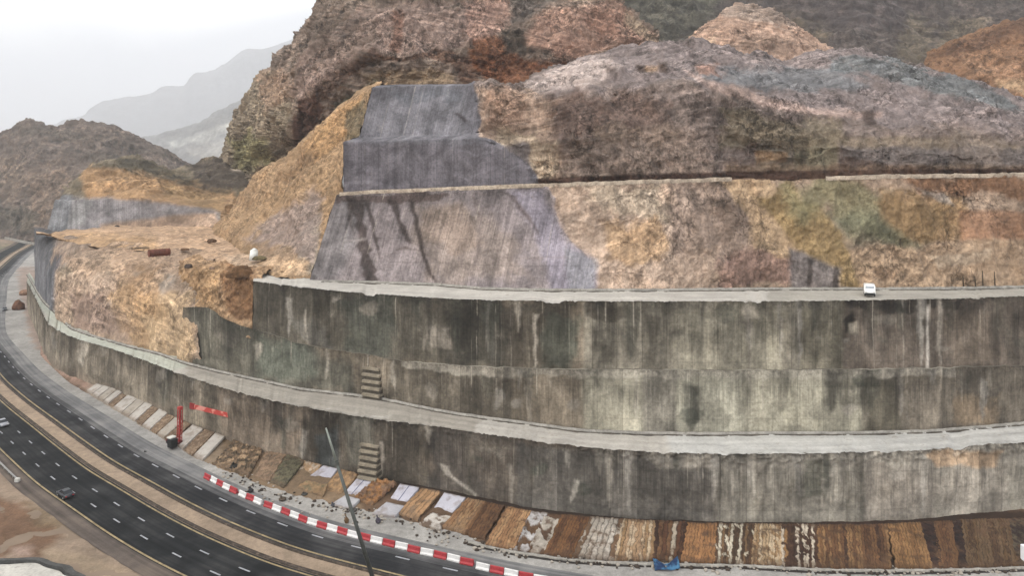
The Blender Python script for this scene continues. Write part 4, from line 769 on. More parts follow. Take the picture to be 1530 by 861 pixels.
lt = [(150,158,'w'),(159,167,'w'),(168,176,'w'),(177,184,'w'),(185,192,'b'),(193,206,'w'),(207,217,'w'),(218,228,'w'),(229,238,'b'),(239,251,'w'),(252,262,'b'),(263,274,'w'),(275,285,'b'),(288,304,'w'),(306,320,'b'),(322,336,'w')]
for a, b, kd in lt:
    ba = 130 + (a - 150) * .93; bb = ba + (b - a) * .92; yy = lambda q: toe(q) - 2
    if kd == 'w': n_w += 1; panel(a, b, ba, bb, (yy(ba), yy(bb)), 'slab', [(192,184,174) if n_w % 3 else (174,164,150)], f'narrow pale slab, {ORD[n_w]} pale one from the left end of the slope', tz=1.7, thick=.3)
    else: n_b += 1; panel(a, b, ba, bb, (yy(ba), yy(bb)), 'rubble', [(158,132,104), (122,98,76)], f'narrow brown stone strip, {ORD[n_b]} brown one from the left end of the slope')
panel(352, 396, 318, 372, (694, 714), 'rubble', [(120,96,70), (78,66,50), (176,144,106)], 'untidy brown and olive rubble bed right of the red rig', relief=.22)
panel(402, 428, 378, 402, (712, 722), 'rubble', [(150,120,92), (116,96,74)], 'tan stone strip left of the olive stone bed')
panel(429, 455, 403, 424, (722, 730), 'rubble', [(104,98,72), (78,72,54)], 'olive grey stone bed below the light wall pilaster')
panel(456, 482, 438, 468, (706, 716), 'rubble', [(176,140,98), (196,176,152)], 'small tan stone bed left of the first lavender slab')
panel(484, 504, 458, 490, (717, 722), 'slab', [LAV], 'lavender grey slab just left of the leaning pole')
panel(458, 490, 444, 482, (730, 744), 'rubble', [(166,130,86), (128,112,80)], 'brown stone bed below the lavender slab beside the leaning pole', ty=(720, 726), tz=.75)
panel(507, 536, 484, 508, (734, 741), 'rubble', [(168,130,84), (140,108,72)], 'brown stone bed crossed by the leaning pole')
panel(539, 560, 514, 536, (739, 744), 'slab', [(196,194,206)], 'lavender slab with a dark joint right of the leaning pole', n=1)
panel(516, 538, 494, 524, (756, 762), 'slab', [(176,174,178)], 'flat grey slab at ground level behind the leaning pole', ty=(742, 748), tz=.55)
panel(562, 592, 528, 556, (748, 757), 'rubble', [(166,114,58), (120,82,46), (140,104,78)], 'heaped orange brown soil bed between two lavender slabs', relief=.3)
panel(598, 626, 582, 606, (749, 755), 'slab', [(198,196,210)], 'lavender slab with a dark joint left of the square brown panel', n=1)
panel(578, 604, 556, 590, (770, 774), 'slab', [(180,178,184)], 'flat grey slab below the jointed lavender slab', ty=(752, 758), tz=.55)
panel(630, 659, 592, 624, (768, 779), 'ribs', [(172,130,84), (158,118,74)], 'square light brown panel between two lavender slabs', n=5, relief=.04)
panel(664, 696, 646, 674, (765, 771), 'slab', [(194,192,204)], 'plain lavender slab right of the square brown panel')
panel(645, 674, 626, 656, (784, 795), 'broken', [(190,182,172), (110,90,74)], 'cracked pale slab below the plain lavender slab', ty=(768, 774), tz=.6)
panel(700, 724, 662, 694, (789, 799), 'ribs', [(166,126,80), (146,104,62)], 'light brown ribbed panel, left half of the widest pair', relief=.06)
panel(726, 752, 696, 722, (799, 808), 'ribs', [(118,80,44), (96,64,36)], 'dark brown ribbed panel right of the light brown one', relief=.06)
panel(759, 792, 726, 768, (816, 822), 'ribs', [(182,138,88), (162,116,70)], 'wide tan ribbed panel left of the broken grey slab', relief=.06)
panel(794, 816, 768, 788, (823, 826), 'broken', [(176,172,170), (100,72,46)], 'broken grey slab with a hole beside the wide tan panel')
panel(817, 838, 789, 812, (826, 829), 'broken', [(170,160,146), (92,66,46)], 'white slab with brown breaks left of the dark brown panel')
panel(841, 881, 813, 854, (829, 834), 'ribs', [(122,80,38), (98,62,32)], 'dark brown ribbed panel between two whitish broken panels', relief=.05)
panel(884, 930, 857, 916, (834, 838), 'ribs', [PALE, (186,176,162), (104,74,46), (120,90,62), PALE], 'whitish ribbed panel with brown gaps right of the dark brown panel', n=7, relief=.12)
panel(932, 978, 918, 975, (838, 839), 'ribs', [TAN, (150,116,74), (196,170,134)], 'tan ribbed panel left of the pale black striped panel', relief=.1)
panel(980, 1026, 977, 1016, (839, 841), 'ribs', [(190,174,150), (64,40,26), (96,60,34), (120,84,50)], 'black and cream striped panel above the blue tarp', n=7, relief=.16)
panel(1028, 1071, 1018, 1067, (841, 842), 'ribs', [ORG, (150,104,56)], 'orange tan panel with fine ribs right of the blue tarp', relief=.05)
panel(1073, 1127, 1069, 1120, (842, 845), 'ribs', [(74,54,36), (196,184,160), (88,60,34), (120,90,56)], 'dark ribbed panel with cream edges right of the orange panel', relief=.15)
panel(1129, 1166, 1122, 1168, (845, 847), 'ribs', [(186,156,114), (160,124,80), (196,172,136)], 'light tan panel with close dark grooves', relief=.14)
panel(1168, 1223, 1170, 1226, (847, 850), 'ribs', [(72,46,30), (150,108,58), (60,40,28), (196,180,158)], 'dark brown panel with scattered white stripes', relief=.15)
panel(1225, 1324, 1228, 1332, (850, 852), 'ribs', [(120,82,44), (92,60,34), (140,102,58), (66,42,28), (108,72,40)], 'wide mottled rusty brown panel in the right part of the row', relief=.12)
panel(1327, 1374, 1340, 1392, (851, 851), 'ribs', [(150,108,58), (132,92,48)], 'golden brown panel with slanting ribs', relief=.12)
panel(1377, 1394, 1395, 1408, (851, 851), 'rubble', [(58,36,28), (40,28,24)], 'narrow black brown gap strip right of the golden brown panel')
panel(1396, 1422, 1404, 1432, (851, 850), 'ribs', [(112,76,40), (94,60,32)], 'small brown panel between two blackish strips', relief=.05)
panel(1424, 1436, 1436, 1448, (850, 850), 'rubble', [(52,34,28), (36,26,24)], 'narrow black brown strip left of the last ribbed brown panel')
panel(1438, 1506, 1446, 1520, (850, 847), 'ribs', [(96,70,40), (80,56,34), (104,80,52)], 'dull brown panel with slanting ribs near the right edge', relief=.14)
panel(1509, 1560, 1522, 1575, (847, 846), 'rubble', [(54,40,34), (90,78,60)], 'blackish broken panel at the right edge')

# drain edge along the panel toes on the right
xd = np.linspace(700, 1620, 500); W = smoothed(G(xd, toe(xd) + 6, 0), 10); kerb_line('kerb', W, .35, .3, M_kerb, 'thin pale drain kerb below the panels')
W2 = W.copy(); W2[:, 1] -= .55; kerb_line('drain_shade_strip', W2 + [0, 0, 0], .5, .03, plain('drain_shade', alb((48,42,38), 1.3), .3, .9), 'dark strip painting the shade of the drain below the panels')  # flat dark strip stands for the shadow in the drain channel
# loose stones, too many to count
bm = bmesh.new()
for k in range(900):
    x = random.uniform(330, 1520); y = toe(x) + random.gauss(4, 4) if random.random() < .7 else toe(x) - random.uniform(0, 40)
    if random.random() < .25 and x < 700: y = toe(x) + random.uniform(0, 22)
    q = G(x, y, .1); r = random.uniform(.08, .34) * (1.3 if random.random() < .2 else 1); vs = bmesh.ops.create_icosphere(bm, subdivisions=1, radius=r)['verts']
    for v in vs: v.co = Vector((v.co.x * random.uniform(.7, 1.4), v.co.y * random.uniform(.7, 1.3), v.co.z * random.uniform(.5, .9))) + Vector(q)
mst = NT('loose_stone'); g_ = mst.n('ShaderNodeNewGeometry'); mst.color(mst.mix(mst.ramp(g_.outputs['Random Per Island'], .45, .55, 0, 1), alb((74,62,52), 1.4), alb((176,166,152), 1.4)))
tag(bobj('loose_stones', bm, mst.m), 'loose stones and rubble scattered along the panel toes', kind='stuff')

# ---- stepped block stairs against the walls
M_step = plain('step_concrete', alb((158,146,124), 1.25), .3, .9, .5, 0, alb((108,98,84), 1.2), .6)
def stairs(px_bot, py_bot, z0, n, w, h, dx, label):
    LW, LX = (lipW, x1) if z0 < 5 else (bW, xl)
    k = int(np.argmin(np.abs(LX - px_bot))); d = LW[min(k + 8, len(LW) - 1)] - LW[max(k - 8, 0)]; rz = math.atan2(d[1], d[0])
    base = LW[k] - np.array([-d[1], d[0], 0]) / np.linalg.norm(d[:2]) * (1.9 if z0 < 5 else 1.5); base[2] = z0
    r = empty('steps', base, label, 'steps', 'stepped concrete blocks against the walls', rz)
    for j in range(n):
        bm = bmesh.new(); dep = 2.6 - j * 2.2 / n
        box(bm, (dx * j + random.uniform(-.1, .1), 2.0 - dep / 2, h * (j + .7)), (w + random.uniform(-.2, .2), dep, h * .42), None, .05); bobj('step', bm, M_step, r)
        bm = bmesh.new(); box(bm, (dx * j, 2.0 - dep / 2 + .2, h * (j + .2)), (w - .1, dep - .3, h * .75)); bobj('riser', bm, plain('riser_concrete', alb((92,84,72), 1.2), .3, .9), r)
    return r
stairs(558, 711, 1.0, 6, 4.2, 1.15, -.12, 'stepped pale blocks against the lowest wall above the slope panels'); stairs(562, 594, Z1, 5, 4.6, 1.3, -.3, 'stepped pale blocks on the lower bench against the middle wall')

# ---- leaning pole
M_pole = plain('pole_steel', alb((88,92,88), 1.1), .15, .55, .3, .3, alb((60,48,44), 1.1), .5); M_pole2 = plain('pole_top', alb((140,148,138), 1.1), .15, .6)
b_ = G(560, 874, 0); t_ = P(487, 640, b_[1] - .5); pr = empty('tall_pole', b_, 'tall slim grey pole leaning left in front of the barriers', 'pole')
L_ = lambda f: Vector(t_ - b_) * f
bm = bmesh.new(); box(bm, (0, 0, .1), (1.0, 1.0, .5), None, .05); bobj('base_block', bm, M_kerb, pr)
bm = bmesh.new(); tube(bm, L_(.0), L_(.78), .34, .22, 14); bobj('shaft', bm, M_pole, pr, True)
bm = bmesh.new(); tube(bm, L_(.78), L_(1.0), .2, .12, 12); bobj('upper_shaft', bm, M_pole2, pr, True)
bm = bmesh.new(); tube(bm, L_(.765), L_(.795), .27, .27, 12); bobj('collar', bm, M_pole, pr)

# ---- red rig and red boom on a thin post
M_rr = plain('rig_red', alb((178,40,34), 1.1), .2, .6, .6, 0, alb((100,40,34), 1.1), .5); M_rd = plain('rig_dark_red', alb((92,34,34), 1.1), .25, .7); M_blk = plain('engine_black', alb((40,42,42), 1.2), .3, .6); M_cap = plain('cap_white', alb((214,212,204), 1.3), .12, .7)
gb = G(268, 664, .0); rg = empty('drilling_rig', gb, 'red mast drilling rig with a black engine beside the pale slabs', 'drilling rig', rz=-.5)
bm = bmesh.new()
for sx in (-.42, .42):
    for sy in (-.3, .3): tube(bm, (sx, sy, .6), (sx + .28, sy, 8.2), .1, .1, 6)
for k in range(9):
    z0, z1 = .8 + k * .82, .8 + (k + 1) * .82; o0 = .28 * z0 / 8.2; o1 = .28 * z1 / 8.2
    for sy in (-.3, .3): tube(bm, (-.42 + o0, sy, z0), (.42 + o1, sy, z1), .06, .06, 5); tube(bm, (-.42 + o0, sy, z0), (.42 + o0, sy, z0), .06, .06, 5)
box(bm, (.14, 0, 4.4), (.42, .3, 7.4), Matrix.Rotation(.035, 4, 'Y')); bobj('mast', bm, M_rr, rg)
bm = bmesh.new(); box(bm, (.28, 0, 8.3), (1.15, .85, .7), None, .08); bobj('crown_block', bm, M_rr, rg)
bm = bmesh.new(); box(bm, (-1.2, -.2, .55), (4.6, 1.7, .45), None, .05); box(bm, (-2.6, -.2, .95), (1.4, 1.2, .5), None, .05); bobj('chassis', bm, M_rd, rg)
bm = bmesh.new()
for sy in (-1.05, .75): box(bm, (-1.2, sy, .28), (4.2, .45, .56), None, .2)
bobj('track', bm, M_blk, rg)
bm = bmesh.new(); box(bm, (1.0, -2.4, 1.3), (1.7, 1.5, 1.9), None, .1); box(bm, (1.0, -3.17, 1.3), (1.2, .04, 1.2)); bobj('engine_housing', bm, M_blk, rg)
bm = bmesh.new(); box(bm, (.4, -2.2, 2.42), (1.5, 1.5, .3), None, .08); bobj('engine_cover', bm, M_cap, rg)
gb = G(347, 662, .6); bo = empty('boom_sign', gb, 'long red board with pale patches held high on a thin brown post', 'boom')
M_post = plain('rust_post', alb((72,52,42), 1.1), .3, .8)
bm = bmesh.new(); tube(bm, (0, 0, 0), (-.5, 0, 7.4), .2, .15, 8); bobj('post', bm, M_post, bo)
tl = P(285, 607, gb[1] + 4) - gb; tr = P(342, 621, gb[1]) - gb
mb_ = NT('boom_board'); oc = mb_.obj(); mb_.color(mb_.mix(mb_.ramp(mb_.noise(oc, .55, 4, .6), .5, .6, 0, .85), alb((196,52,38), 1.1), alb((232,150,132), 1.1))); mb_.b.inputs['Roughness'].default_value = .6
bm = bmesh.new(); d = Vector(tr - tl); mid_ = Vector((tr + tl) / 2); R_ = d.to_track_quat('X', 'Z').to_matrix().to_4x4(); box(bm, mid_, (d.length, .18, 1.05), R_, .04); bobj('board', bm, mb_.m, bo)
bm = bmesh.new(); box(bm, Vector(tl) + Vector((.4, -.16, 0)), (1.5, .2, 1.45), R_, .04); bobj('end_plate', bm, plain('plate_red', alb((150,26,26), 1.1), .15, .6), bo)
bm = bmesh.new(); tube(bm, Vector(tl) + Vector((0, .2, -.3)), Vector(tr) + Vector((0, .2, -.4)), .09, .09, 8); bobj('stay', bm, M_post, bo)

# ---- vehicles
M_glass = plain('dark_glass', (.02, .024, .03), .1, .15); M_tyre = plain('tyre', (.018, .018, .018), .2, .9); M_rim = plain('rim', (.4, .4, .42), .1, .4, 1, .6); M_lampw = plain('lamp_glass', (.6, .6, .58), .1, .2); M_lampr = plain('tail_lamp', (.35, .02, .02), .1, .3)
def wheels(r, xs_, yw, rad):
    for x in xs_:
        for y in (-yw, yw):
            bm = bmesh.new(); tube(bm, (x, y - .1, rad), (x, y + .1, rad), rad, rad, 18); wo = bobj('wheel', bm, M_tyre, r, False)
            bm = bmesh.new(); q = .105 * (1 if y > 0 else -1); tube(bm, (x, y + q * .9, rad), (x, y + q * 1.1, rad), rad * .6, rad * .55, 14); bobj('rim', bm, M_rim, wo)
def car(px, py, paint_c, label, flip=0):
    s, off = locate(px, py); p = at(off, .012, np.array([s]))[0]; r = empty('car', p, label, 'car', 'cars on the road', head(s) + flip)
    m = plain('car_paint', paint_c, .08, .3); bm = bmesh.new()
    def ring(prof, hw): 
        return [[bm.verts.new((x, sg * hw * wq, z)) for x, z, wq in prof] for sg in (-1, 1)]
    body = [(-2.0,.35,.96),(-2.05,.7,.98),(-1.75,.92,.97),(-.9,.98,.96),(1.0,.94,.96),(1.85,.78,.92),(2.05,.55,.94),(2.0,.3,.95)]
    a, b = ring(body, .86); n = len(body)
    for k in range(n): bm.faces.new((a[k], a[(k + 1) % n], b[(k + 1) % n], b[k]))
    bm.faces.new(a); bm.faces.new(b[::-1]); bmesh.ops.bevel(bm, geom=list(bm.edges), offset=.05, segments=2, affect='EDGES'); bobj('body', bm, m, r, True)
    bm = bmesh.new(); cab = [(-1.55,.93,.92),(-.95,1.4,.74),(.15,1.44,.74),(1.0,.93,.92)]; a, b = ring(cab, .84); n = 4
    for k in range(n): bm.faces.new((a[k], a[(k + 1) % n], b[(k + 1) % n], b[k]))
    bm.faces.new(a); bm.faces.new(b[::-1]); bobj('window', bm, M_glass, r)
    bm = bmesh.new(); box(bm, (-.4, 0, 1.43), (1.15, 1.2, .06), None, .025); bobj('roof', bm, m, r)
    wheels(r, (-1.25, 1.25), .78, .31)
    for y in (-.6, .6):
        bm = bmesh.new(); box(bm, (1.98, y, .62), (.12, .32, .14)); bobj('headlight', bm, M_lampw, r); bm = bmesh.new(); box(bm, (-2.03, y, .68), (.06, .3, .14)); bobj('tail_light', bm, M_lampr, r)
    return r
car(97, 742, (.03, .033, .04), 'dark small car in the left lane near the bottom left'); car(4, 636, (.26, .27, .3), 'silver car at the left edge of the three lane carriageway', math.pi); car(7, 464, (.04, .045, .055), 'dark car far up the right carriageway at the left edge', math.pi)
vb = G2(np.array(1299.), np.array(441.5)) + [0, 0, .06]; van = empty('van', vb, 'white van seen end on upon the upper bench', 'van', rz=math.radians(90) - .53)
van.rotation_euler = (0, 0, math.atan2(-vb[1], -vb[0]) + .05)
mw = plain('van_white', (.82, .82, .8), .05, .35); bm = bmesh.new(); prof = [(-2.2,.45),(-2.25,1.2),(-2.1,2.1),(1.2,2.15),(1.75,1.4),(2.3,1.15),(2.35,.5)]
a = [bm.verts.new((x, -.95, z)) for x, z in prof]; b = [bm.verts.new((x, .95, z)) for x, z in prof]; n = len(prof)
for k in range(n): bm.faces.new((a[k], a[(k + 1) % n], b[(k + 1) % n], b[k]))
bm.faces.new(a); bm.faces.new(b[::-1]); bmesh.ops.bevel(bm, geom=list(bm.edges), offset=.1, segments=3, affect='EDGES'); bobj('body', bm, mw, van, True)
bm = bmesh.new(); box(bm, (1.52, 0, 1.78), (.06, 1.5, .5), Matrix.Rotation(-.63, 4, 'Y')); bobj('windscreen', bm, plain('van_glass', (.3, .33, .36), .1, .2), van)
bm = bmesh.new(); box(bm, (2.36, 0, .55), (.16, 1.8, .42), None, .05); bobj('bumper', bm, M_blk, van)
for y in (-.7, .7): bm = bmesh.new(); box(bm, (2.33, y, .92), (.1, .3, .18)); bobj('headlight', bm, M_lampw, van)
wheels(van, (-1.4, 1.45), .84, .38)

# ---- platform things
def boulder(px, py, z, r, c, label, name='boulder', cat='boulder', sub=4):
    bm = bmesh.new(); bmesh.ops.create_icosphere(bm, subdivisions=sub, radius=1); q = np.array([v.co[:] for v in bm.verts]); sd_ = random.random() * 50
    f = 1 + .3 * fbm(q * 1.1 + sd_, 4) + .12 * (ridged(q * 2.2 + sd_, 3) - .5)
    for v, k in zip(bm.verts, f): v.co = Vector((v.co.x * r[0] * k, v.co.y * r[1] * k, max(v.co.z * r[2] * k, -.35 * r[2])))
    o = bobj(name, bm, plain('boulder_rock', alb(c, 1.2), .4, .95, .7), None, True); q = G(px, py, z); o.location = q; o.rotation_euler = (0, 0, random.uniform(-.4, .4)); o.location.z += r[2] * .3
    return tag(o, label, cat, None, 'thing')
pz = 37.6
boulder(282, 400, pz, (1.05, .9, .75), (74,62,56), 'dark round boulder on the dirt platform below the rusty tank'); boulder(317, 362, pz, (1.5, 1.2, 1.0), (98,72,48), 'brown boulder at the foot of the scree slope')
boulder(175, 340, 38.2, (1.2, .9, .8), (48,42,40), 'small black boulder at the foot of the far grey wall'); boulder(276, 374, pz, (1.4, .8, .6), (108,78,52), 'flat brown boulder just right of the rusty tank'); boulder(212, 372, pz, (2.3, .7, .45), (104,84,62), 'low flat boulder left of the rusty tank'); boulder(317, 402, pz, (.7, .6, .4), (124,98,80), 'smallest brown stone on the platform right of the dark round boulder')
boulder(388, 388, pz, (2.0, 1.2, .8), (104,92,60), 'olive brown earth mound beside the white tank', 'earth_mound', 'mound'); boulder(358, 414, 36.2, (3.0, 1.6, 2.2), (112,80,48), 'brown rock lump at the platform edge above the dark wall'); boulder(28, 462, .2, (2.4, 2.4, 3.0), (112,74,50), 'brown rock block at the foot of the far wall end')
boulder(40, 440, .2, (3.2, 2.2, 2.0), (150,112,84), 'tan earth mound at the far end of the lowest wall', 'earth_mound', 'mound')
q = G(238, 383, pz); tk = empty('rusty_tank', q, 'rusty brown tank lying on the dirt platform', 'tank', rz=.75); tk.scale = (.66, .74, .74)
M_rust = plain('rust', alb((112,62,44), 1.1), .35, .85, .5, 0, alb((66,38,30), 1.1), .6)
bm = bmesh.new(); tube(bm, (-4.2, 0, 1.5), (4.2, 0, 1.5), 1.45, 1.45, 24); bobj('shell', bm, M_rust, tk, False)
bm = bmesh.new()
for x in (-4.2, -1.4, 1.4, 4.2): tube(bm, (x - .12, 0, 1.5), (x + .12, 0, 1.5), 1.56, 1.56, 24)
bobj('hoop', bm, M_rust, tk)
bm = bmesh.new(); [box(bm, (x, 0, .25), (.5, 2.2, .6)) for x in (-2.8, 2.8)]; bobj('saddle', bm, M_rd, tk)
q = G(379, 387, pz); wt = empty('water_tank', q, 'white upright water tank at the right side of the dirt platform', 'tank'); M_wt = plain('tank_white', (.74, .76, .74), .06, .6)
bm = bmesh.new(); tube(bm, (0, 0, -.4), (.15, 0, 2.5), 1.25, 1.05, 24); bobj('shell', bm, M_wt, wt, True); bm = bmesh.new(); tube(bm, (.15, 0, 2.5), (.15, 0, 2.9), 1.05, .45, 24); bobj('dome', bm, M_wt, wt, True); bm = bmesh.new(); tube(bm, (.15, 0, 2.86), (.15, 0, 3.05), .38, .36, 16); bobj('lid', bm, M_wt, wt)

# ---- thin posts in front of the third tier
M_pst = plain('thin_post', alb((74,62,46), 1.0), .2, .8)
for k, (x, yt, yb, lb) in enumerate([(1344,352,427,'tallest thin dark post standing against the olive rock face'),(1393,396,428,'dark post right of the tallest post'),(1421,390,428,'leaning brown post in the middle of the row'),(1438,411,429,'short post, first of the close group right of the leaning brown post'),(1456,412,430,'short post, second of the close group'),(1467,404,430,'taller post, third of the close group'),(1485,405,429,'last post of the close group near the right edge')]):
    q = G2(np.array(float(x)), np.array(yb + .5)); q[1] -= .4; bm = bmesh.new(); h = (yb - yt) * q[1] / F; tube(bm, (0, 0, -.2), (random.uniform(-.15, .15), .2, h), .13, .1, 8); o = bobj('thin_post', bm, M_pst, None, True)
    bm = bmesh.new(); box(bm, (0, 0, .1), (.5, .5, .3), None, .04); bobj('footing', bm, M_kerb, o); o.location = q; tag(o, lb, 'post', 'thin posts along the upper bench', 'thing')

# ---- blue tarp, white box, bundles
bm = bmesh.new(); q = G(996, 850, 0); n = 22
vs = [[bm.verts.new((-2.0 + 4.0 * i / n, -.7 + 1.7 * j / 12, 0)) for j in range(13)] for i in range(n + 1)]
for i in range(n + 1):
    for j in range(13):
        v = vs[i][j]; a = abs(v.co.x + .2) / 2; p3 = np.array([[v.co.x * .8 + 4, v.co.y * .8, 0]]); v.co.z = .25 + .95 * a * (j / 12) ** .7 + .35 * float(fbm(p3, 3)[0]); v.co.y += .5 * (1 - a) * (-.6) + .2 * float(fbm(p3 + 9, 3)[0])
for i in range(n):
    for j in range(12): bm.faces.new((vs[i][j], vs[i + 1][j], vs[i + 1][j + 1], vs[i][j + 1]))
g2 = bmesh.ops.solidify(bm, geom=bm.faces[:], thickness=.06)
mt_ = NT('tarp_blue'); mt_.color(mt_.mix(mt_.ramp(mt_.noise(mt_.obj(), .9, 4), .4, .62, 0, 1), alb((34,74,128), 1.3), alb((72,160,214), 1.3))); mt_.b.inputs['Roughness'].default_value = .45
o = bobj('tarp', bm, mt_.m, None, True); o.location = q; tag(o, 'bright blue crumpled tarp at the toe of the striped panels', 'tarp', None, 'thing')
q = G(1532, 843, 0); cb = empty('cabinet', q, 'white upright cabinet cut off by the right edge', 'cabinet'); bm = bmesh.new(); box(bm, (.35, 0, 1.5), (1.5, 1.1, 2.7), None, .05); bobj('housing', bm, plain('cabinet_white', (.78, .79, .82), .05, .5), cb); bm = bmesh.new(); box(bm, (.35, -.56, 1.5), (1.2, .04, 2.3)); bobj('door', bm, plain('cabinet_door', (.7, .72, .76), .05, .5), cb); bm = bmesh.new(); box(bm, (.35, 0, .08), (1.6, 1.2, .16)); bobj('plinth', bm, M_kerb, cb)
def bundle(px, py, s, c, label, name='sack'):
    bm = bmesh.new(); bmesh.ops.create_icosphere(bm, subdivisions=3, radius=1)
    for v in bm.verts:
        f = 1 - .55 * max(0, v.co.z); k = 1 + .18 * float(fbm(np.array([v.co[:]]) * 1.8 + px, 3)[0]); v.co = Vector((v.co.x * s[0] * f * k - .25 * s[0] * max(v.co.z, 0), v.co.y * s[0] * f * k, (v.co.z + .8) * s[1] * .55))
    o = bobj(name, bm, plain('sack_cloth', alb(c, 1.2), .3, .9), None, True)
    bm = bmesh.new(); tube(bm, (-.25 * s[0], 0, s[1] * .85), (-.5 * s[0], 0, s[1] * 1.25), .14 * s[0] + .05, .2 * s[0] + .05, 8); bobj('neck', bm, plain('sack_tie', alb(c, 1.2), .2, .9), o, True)
    o.location = G(px, py, 0); tag(o, label, 'sack', 'sacks and bundles near the barriers', 'thing')
bundle(565, 782, (.48, 1.1), (78,72,84), 'dark purple grey sack standing alone on the pale ground'); bundle(498, 757, (.5, .6), (72,74,82), 'low dark sack just left of the leaning pole'); bundle(518, 782, (.42, 1.2), (112,84,50), 'brown sack behind the barriers under the leaning pole'); bundle(528, 764, (.75, .5), (74,70,66), 'dark grey bundle right of the leaning pole'); bundle(375, 736, (.5, .9), (52,50,52), 'black sack in the gap of the barrier row'); bundle(422, 748, (.7, .7), (84,72,60), 'brown grey bundle against the barriers near their far end'); bundle(352, 700, (1.3, .9), (44,42,38), 'largest black bundle at the rubble bed'); bundle(455, 740, (.6, .4), (66,64,60), 'dark bundle in front of the brown bed below the first lavender slab')
bundle(217, 676, (.3, .25), (58,56,56), 'tiny black bundle on the dusty lane')

# ---- guard rail and corner platform at the lower left
M_gr = plain('galvanised', alb((150,150,148), 1.2), .12, .5, .5, .3)
s0, og = locate(27, 722); gr = empty('guard_rail', at(og, 0, np.array([s0]))[0], 'low grey guard rail with a white end at the left edge', 'guard rail')
ss = np.arange(s0, s0 + 40, 1.0); W = at(og, .62, ss); base_ = np.array(gr.location)
bm = bmesh.new()
for a, b in zip(W[:-1], W[1:]): tube(bm, a - base_, b - base_, .16, .16, 6)
bobj('rail', bm, M_gr, gr)
for k in range(0, 40, 3):
    bm = bmesh.new(); p = W[k] - base_; tube(bm, (p[0], p[1], -.1), (p[0], p[1], .7), .07, .07, 6); bobj('post', bm, M_gr, gr)
bm = bmesh.new(); p = W[0] - base_; box(bm, (p[0], p[1], .45), (.9, .7, .8), None, .12); bobj('end_terminal', bm, M_cap, gr)
q = G(-25, 878, 0); pf = empty('concrete_platform', q, 'pale concrete pad with a dark parapet in the bottom left corner', 'platform')
M_pad = plain('pad_concrete', alb((206,202,192), 1.5), .2, .9, .25, 0, alb((110,104,96), 1.4), .75); M_par = plain('parapet_dark', alb((78,78,76), 1.2), .3, .9, .4)
ang = np.linspace(0, 2 * math.pi, 61)[:-1]; rad = lambda a: (12.2 + .5 * math.sin(a * 5 + 1) + .4 * math.sin(a * 11))
bm = bmesh.new(); lo_ = [bm.verts.new((rad(a) * math.cos(a), .42 * rad(a) * math.sin(a), -.1)) for a in ang]; hi_ = [bm.verts.new((rad(a) * math.cos(a), .42 * rad(a) * math.sin(a), .55 + .1 * math.sin(a * 7))) for a in ang]
for k in range(60): bm.faces.new((lo_[k], lo_[(k + 1) % 60], hi_[(k + 1) % 60], hi_[k]))
bm.faces.new(hi_); bobj('slab', bm, M_pad, pf)
bm = bmesh.new(); rr = [(1.0, -.1), (1.0, 1.0), (1.12, 1.0), (1.16, -.1)]
ring_ = [[bm.verts.new((f * (rad(a) + .3) * math.cos(a), .42 * f * (rad(a) + .3) * math.sin(a), z)) for f, z in rr] for a in ang]
for k in range(60):
    for j in range(3): bm.faces.new((ring_[k][j], ring_[(k + 1) % 60][j], ring_[(k + 1) % 60][j + 1], ring_[k][j + 1]))
bobj('parapet', bm, M_par, pf)
# low wall along the far hill foot
W = smoothed(np.array([G(-60, 349), G(-20, 353), G(0, 356), G(20, 360), G(40, 365), G(60, 368)]), 1); bm = bmesh.new()
W = even(W, 6)
for a, b in zip(W[:-1], W[1:]):
    d = Vector(b - a); m_ = Vector((a + b) / 2) + Vector((0, 0, 1.0)); box(bm, m_, (d.length + .2, 1.0, 2.4), d.to_track_quat('X', 'Z').to_matrix().to_4x4())
tag(bobj('low_wall', bm, M_kerb), 'low pale wall along the foot of the far left hill', 'wall', None, 'thing')

# ================================================================== air, sky, sun, camera
hz = NT('haze_air'); hz.t.nodes.remove(hz.b); pv = hz.n('ShaderNodeVolumePrincipled'); pv.inputs['Color'].default_value = (.86, .895, .95, 1); pv.inputs['Density'].default_value = .00015
hz.l(pv.outputs[0], hz.out.inputs['Volume'])
bm = bmesh.new(); bmesh.ops.create_cube(bm, size=1)
for v in bm.verts: v.co = Vector((v.co.x * 24600, v.co.y * 15600 + 6400, -1.2 if v.co.z < 0 else 2900))
me = bpy.data.meshes.new('haze'); bm.to_mesh(me); bm.free(); me.materials.append(hz.m); hzo = bpy.data.objects.new('haze', me); C.objects.link(hzo); tag(hzo, 'thin pale haze', kind='stuff')

w = bpy.data.worlds.new('World'); bpy.context.scene.world = w; w.use_nodes = True; nt = w.node_tree; nt.nodes.clear()
SUN_EL, SUN_AZ = math.radians(48), math.radians(252)     # azimuth clockwise from +Y
out = nt.nodes.new('ShaderNodeOutputWorld'); bg = nt.nodes.new('ShaderNodeBackground'); bg.inputs[1].default_value = .12
sky = nt.nodes.new('ShaderNodeTexSky'); sky.sky_type = 'NISHITA'; sky.sun_disc = False; sky.sun_elevation = SUN_EL; sky.sun_rotation = SUN_AZ; sky.dust_density = 3.0
tc = nt.nodes.new('ShaderNodeTexCoord'); mp = nt.nodes.new('ShaderNodeMapping'); mp.inputs['Scale'].default_value = (1, 1, 2.6); mp.inputs['Rotation'].default_value = (0, .32, 0)
n1 = nt.nodes.new('ShaderNodeTexNoise'); n1.inputs['Scale'].default_value = 2.2; n1.inputs['Detail'].default_value = 7; n1.inputs['Roughness'].default_value = .5; n1.inputs['Distortion'].default_value = .5
rp = nt.nodes.new('ShaderNodeMapRange'); rp.interpolation_type = 'SMOOTHSTEP'
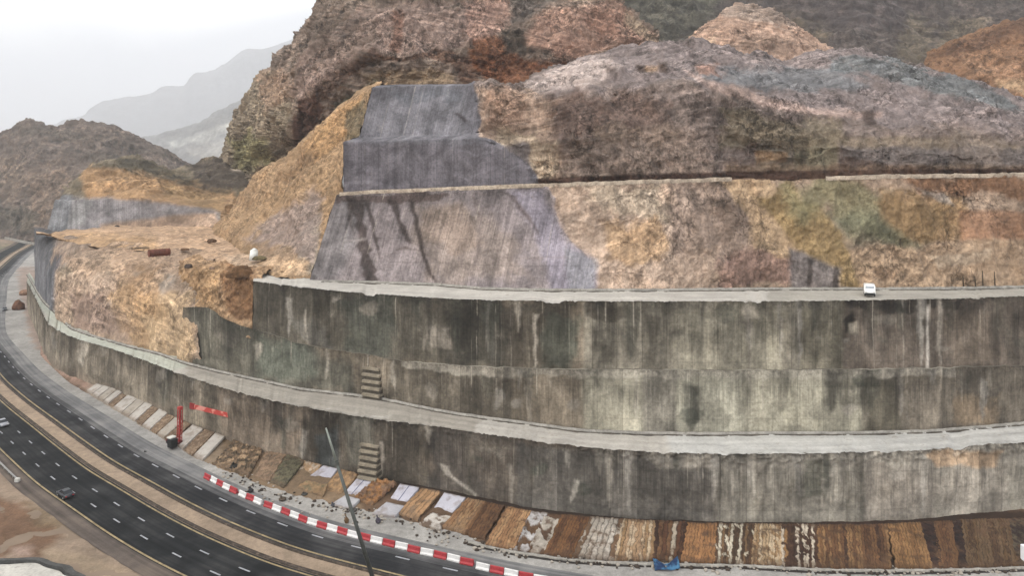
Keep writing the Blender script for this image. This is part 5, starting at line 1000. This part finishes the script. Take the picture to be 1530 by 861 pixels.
for k, q in enumerate((.405, .455, 0, 1)): rp.inputs[k + 1].default_value = q
cm = nt.nodes.new('ShaderNodeMix'); cm.data_type = 'RGBA'; cm.inputs[6].default_value = (9.3, 9.35, 9.7, 1); cm.inputs[7].default_value = (16, 15.8, 15.3, 1)
sm = nt.nodes.new('ShaderNodeMix'); sm.data_type = 'RGBA'; sm.inputs[0].default_value = .88
L = nt.links.new
L(tc.outputs['Generated'], mp.inputs[0]); L(mp.outputs[0], n1.inputs['Vector']); sp = nt.nodes.new('ShaderNodeVectorMath'); sp.operation = 'DOT_PRODUCT'; sp.inputs[1].default_value = (-.34, 0, 1); L(tc.outputs['Generated'], sp.inputs[0])
ad = nt.nodes.new('ShaderNodeMath'); ad.operation = 'MULTIPLY_ADD'; ad.inputs[1].default_value = .16; L(n1.outputs['Fac'], ad.inputs[0]); L(sp.outputs['Value'], ad.inputs[2]); L(ad.outputs[0], rp.inputs[0]); L(rp.outputs[0], cm.inputs[0])
L(sky.outputs[0], sm.inputs[6]); L(cm.outputs[2], sm.inputs[7]); L(sm.outputs[2], bg.inputs[0]); L(bg.outputs[0], out.inputs[0])
sl_ = bpy.data.lights.new('sun', 'SUN'); sl_.energy = 1.5; sl_.angle = math.radians(10); sl_.color = (1, .93, .83)
so = bpy.data.objects.new('sun', sl_); C.objects.link(so)
sd = Vector((math.sin(SUN_AZ) * math.cos(SUN_EL), math.cos(SUN_AZ) * math.cos(SUN_EL), math.sin(SUN_EL))); so.rotation_euler = sd.to_track_quat('Z', 'Y').to_euler()
cd = bpy.data.cameras.new('camera'); co = bpy.data.objects.new('camera', cd); C.objects.link(co); co.location = (0, 0, H); co.rotation_euler = (math.radians(90), 0, 0)
cd.sensor_width = 36; cd.lens = 36 * F / 1530; cd.shift_y = -(430.5 - HY) / 1530; cd.clip_start = .5; cd.clip_end = 40000
sc = bpy.context.scene; sc.camera = co
sc.view_settings.view_transform = 'Standard'; sc.view_settings.look = 'None'; sc.view_settings.gamma = 1; sc.view_settings.exposure = .36
sc.cycles.volume_bounces = 1; sc.cycles.max_bounces = 6; sc.cycles.diffuse_bounces = 3
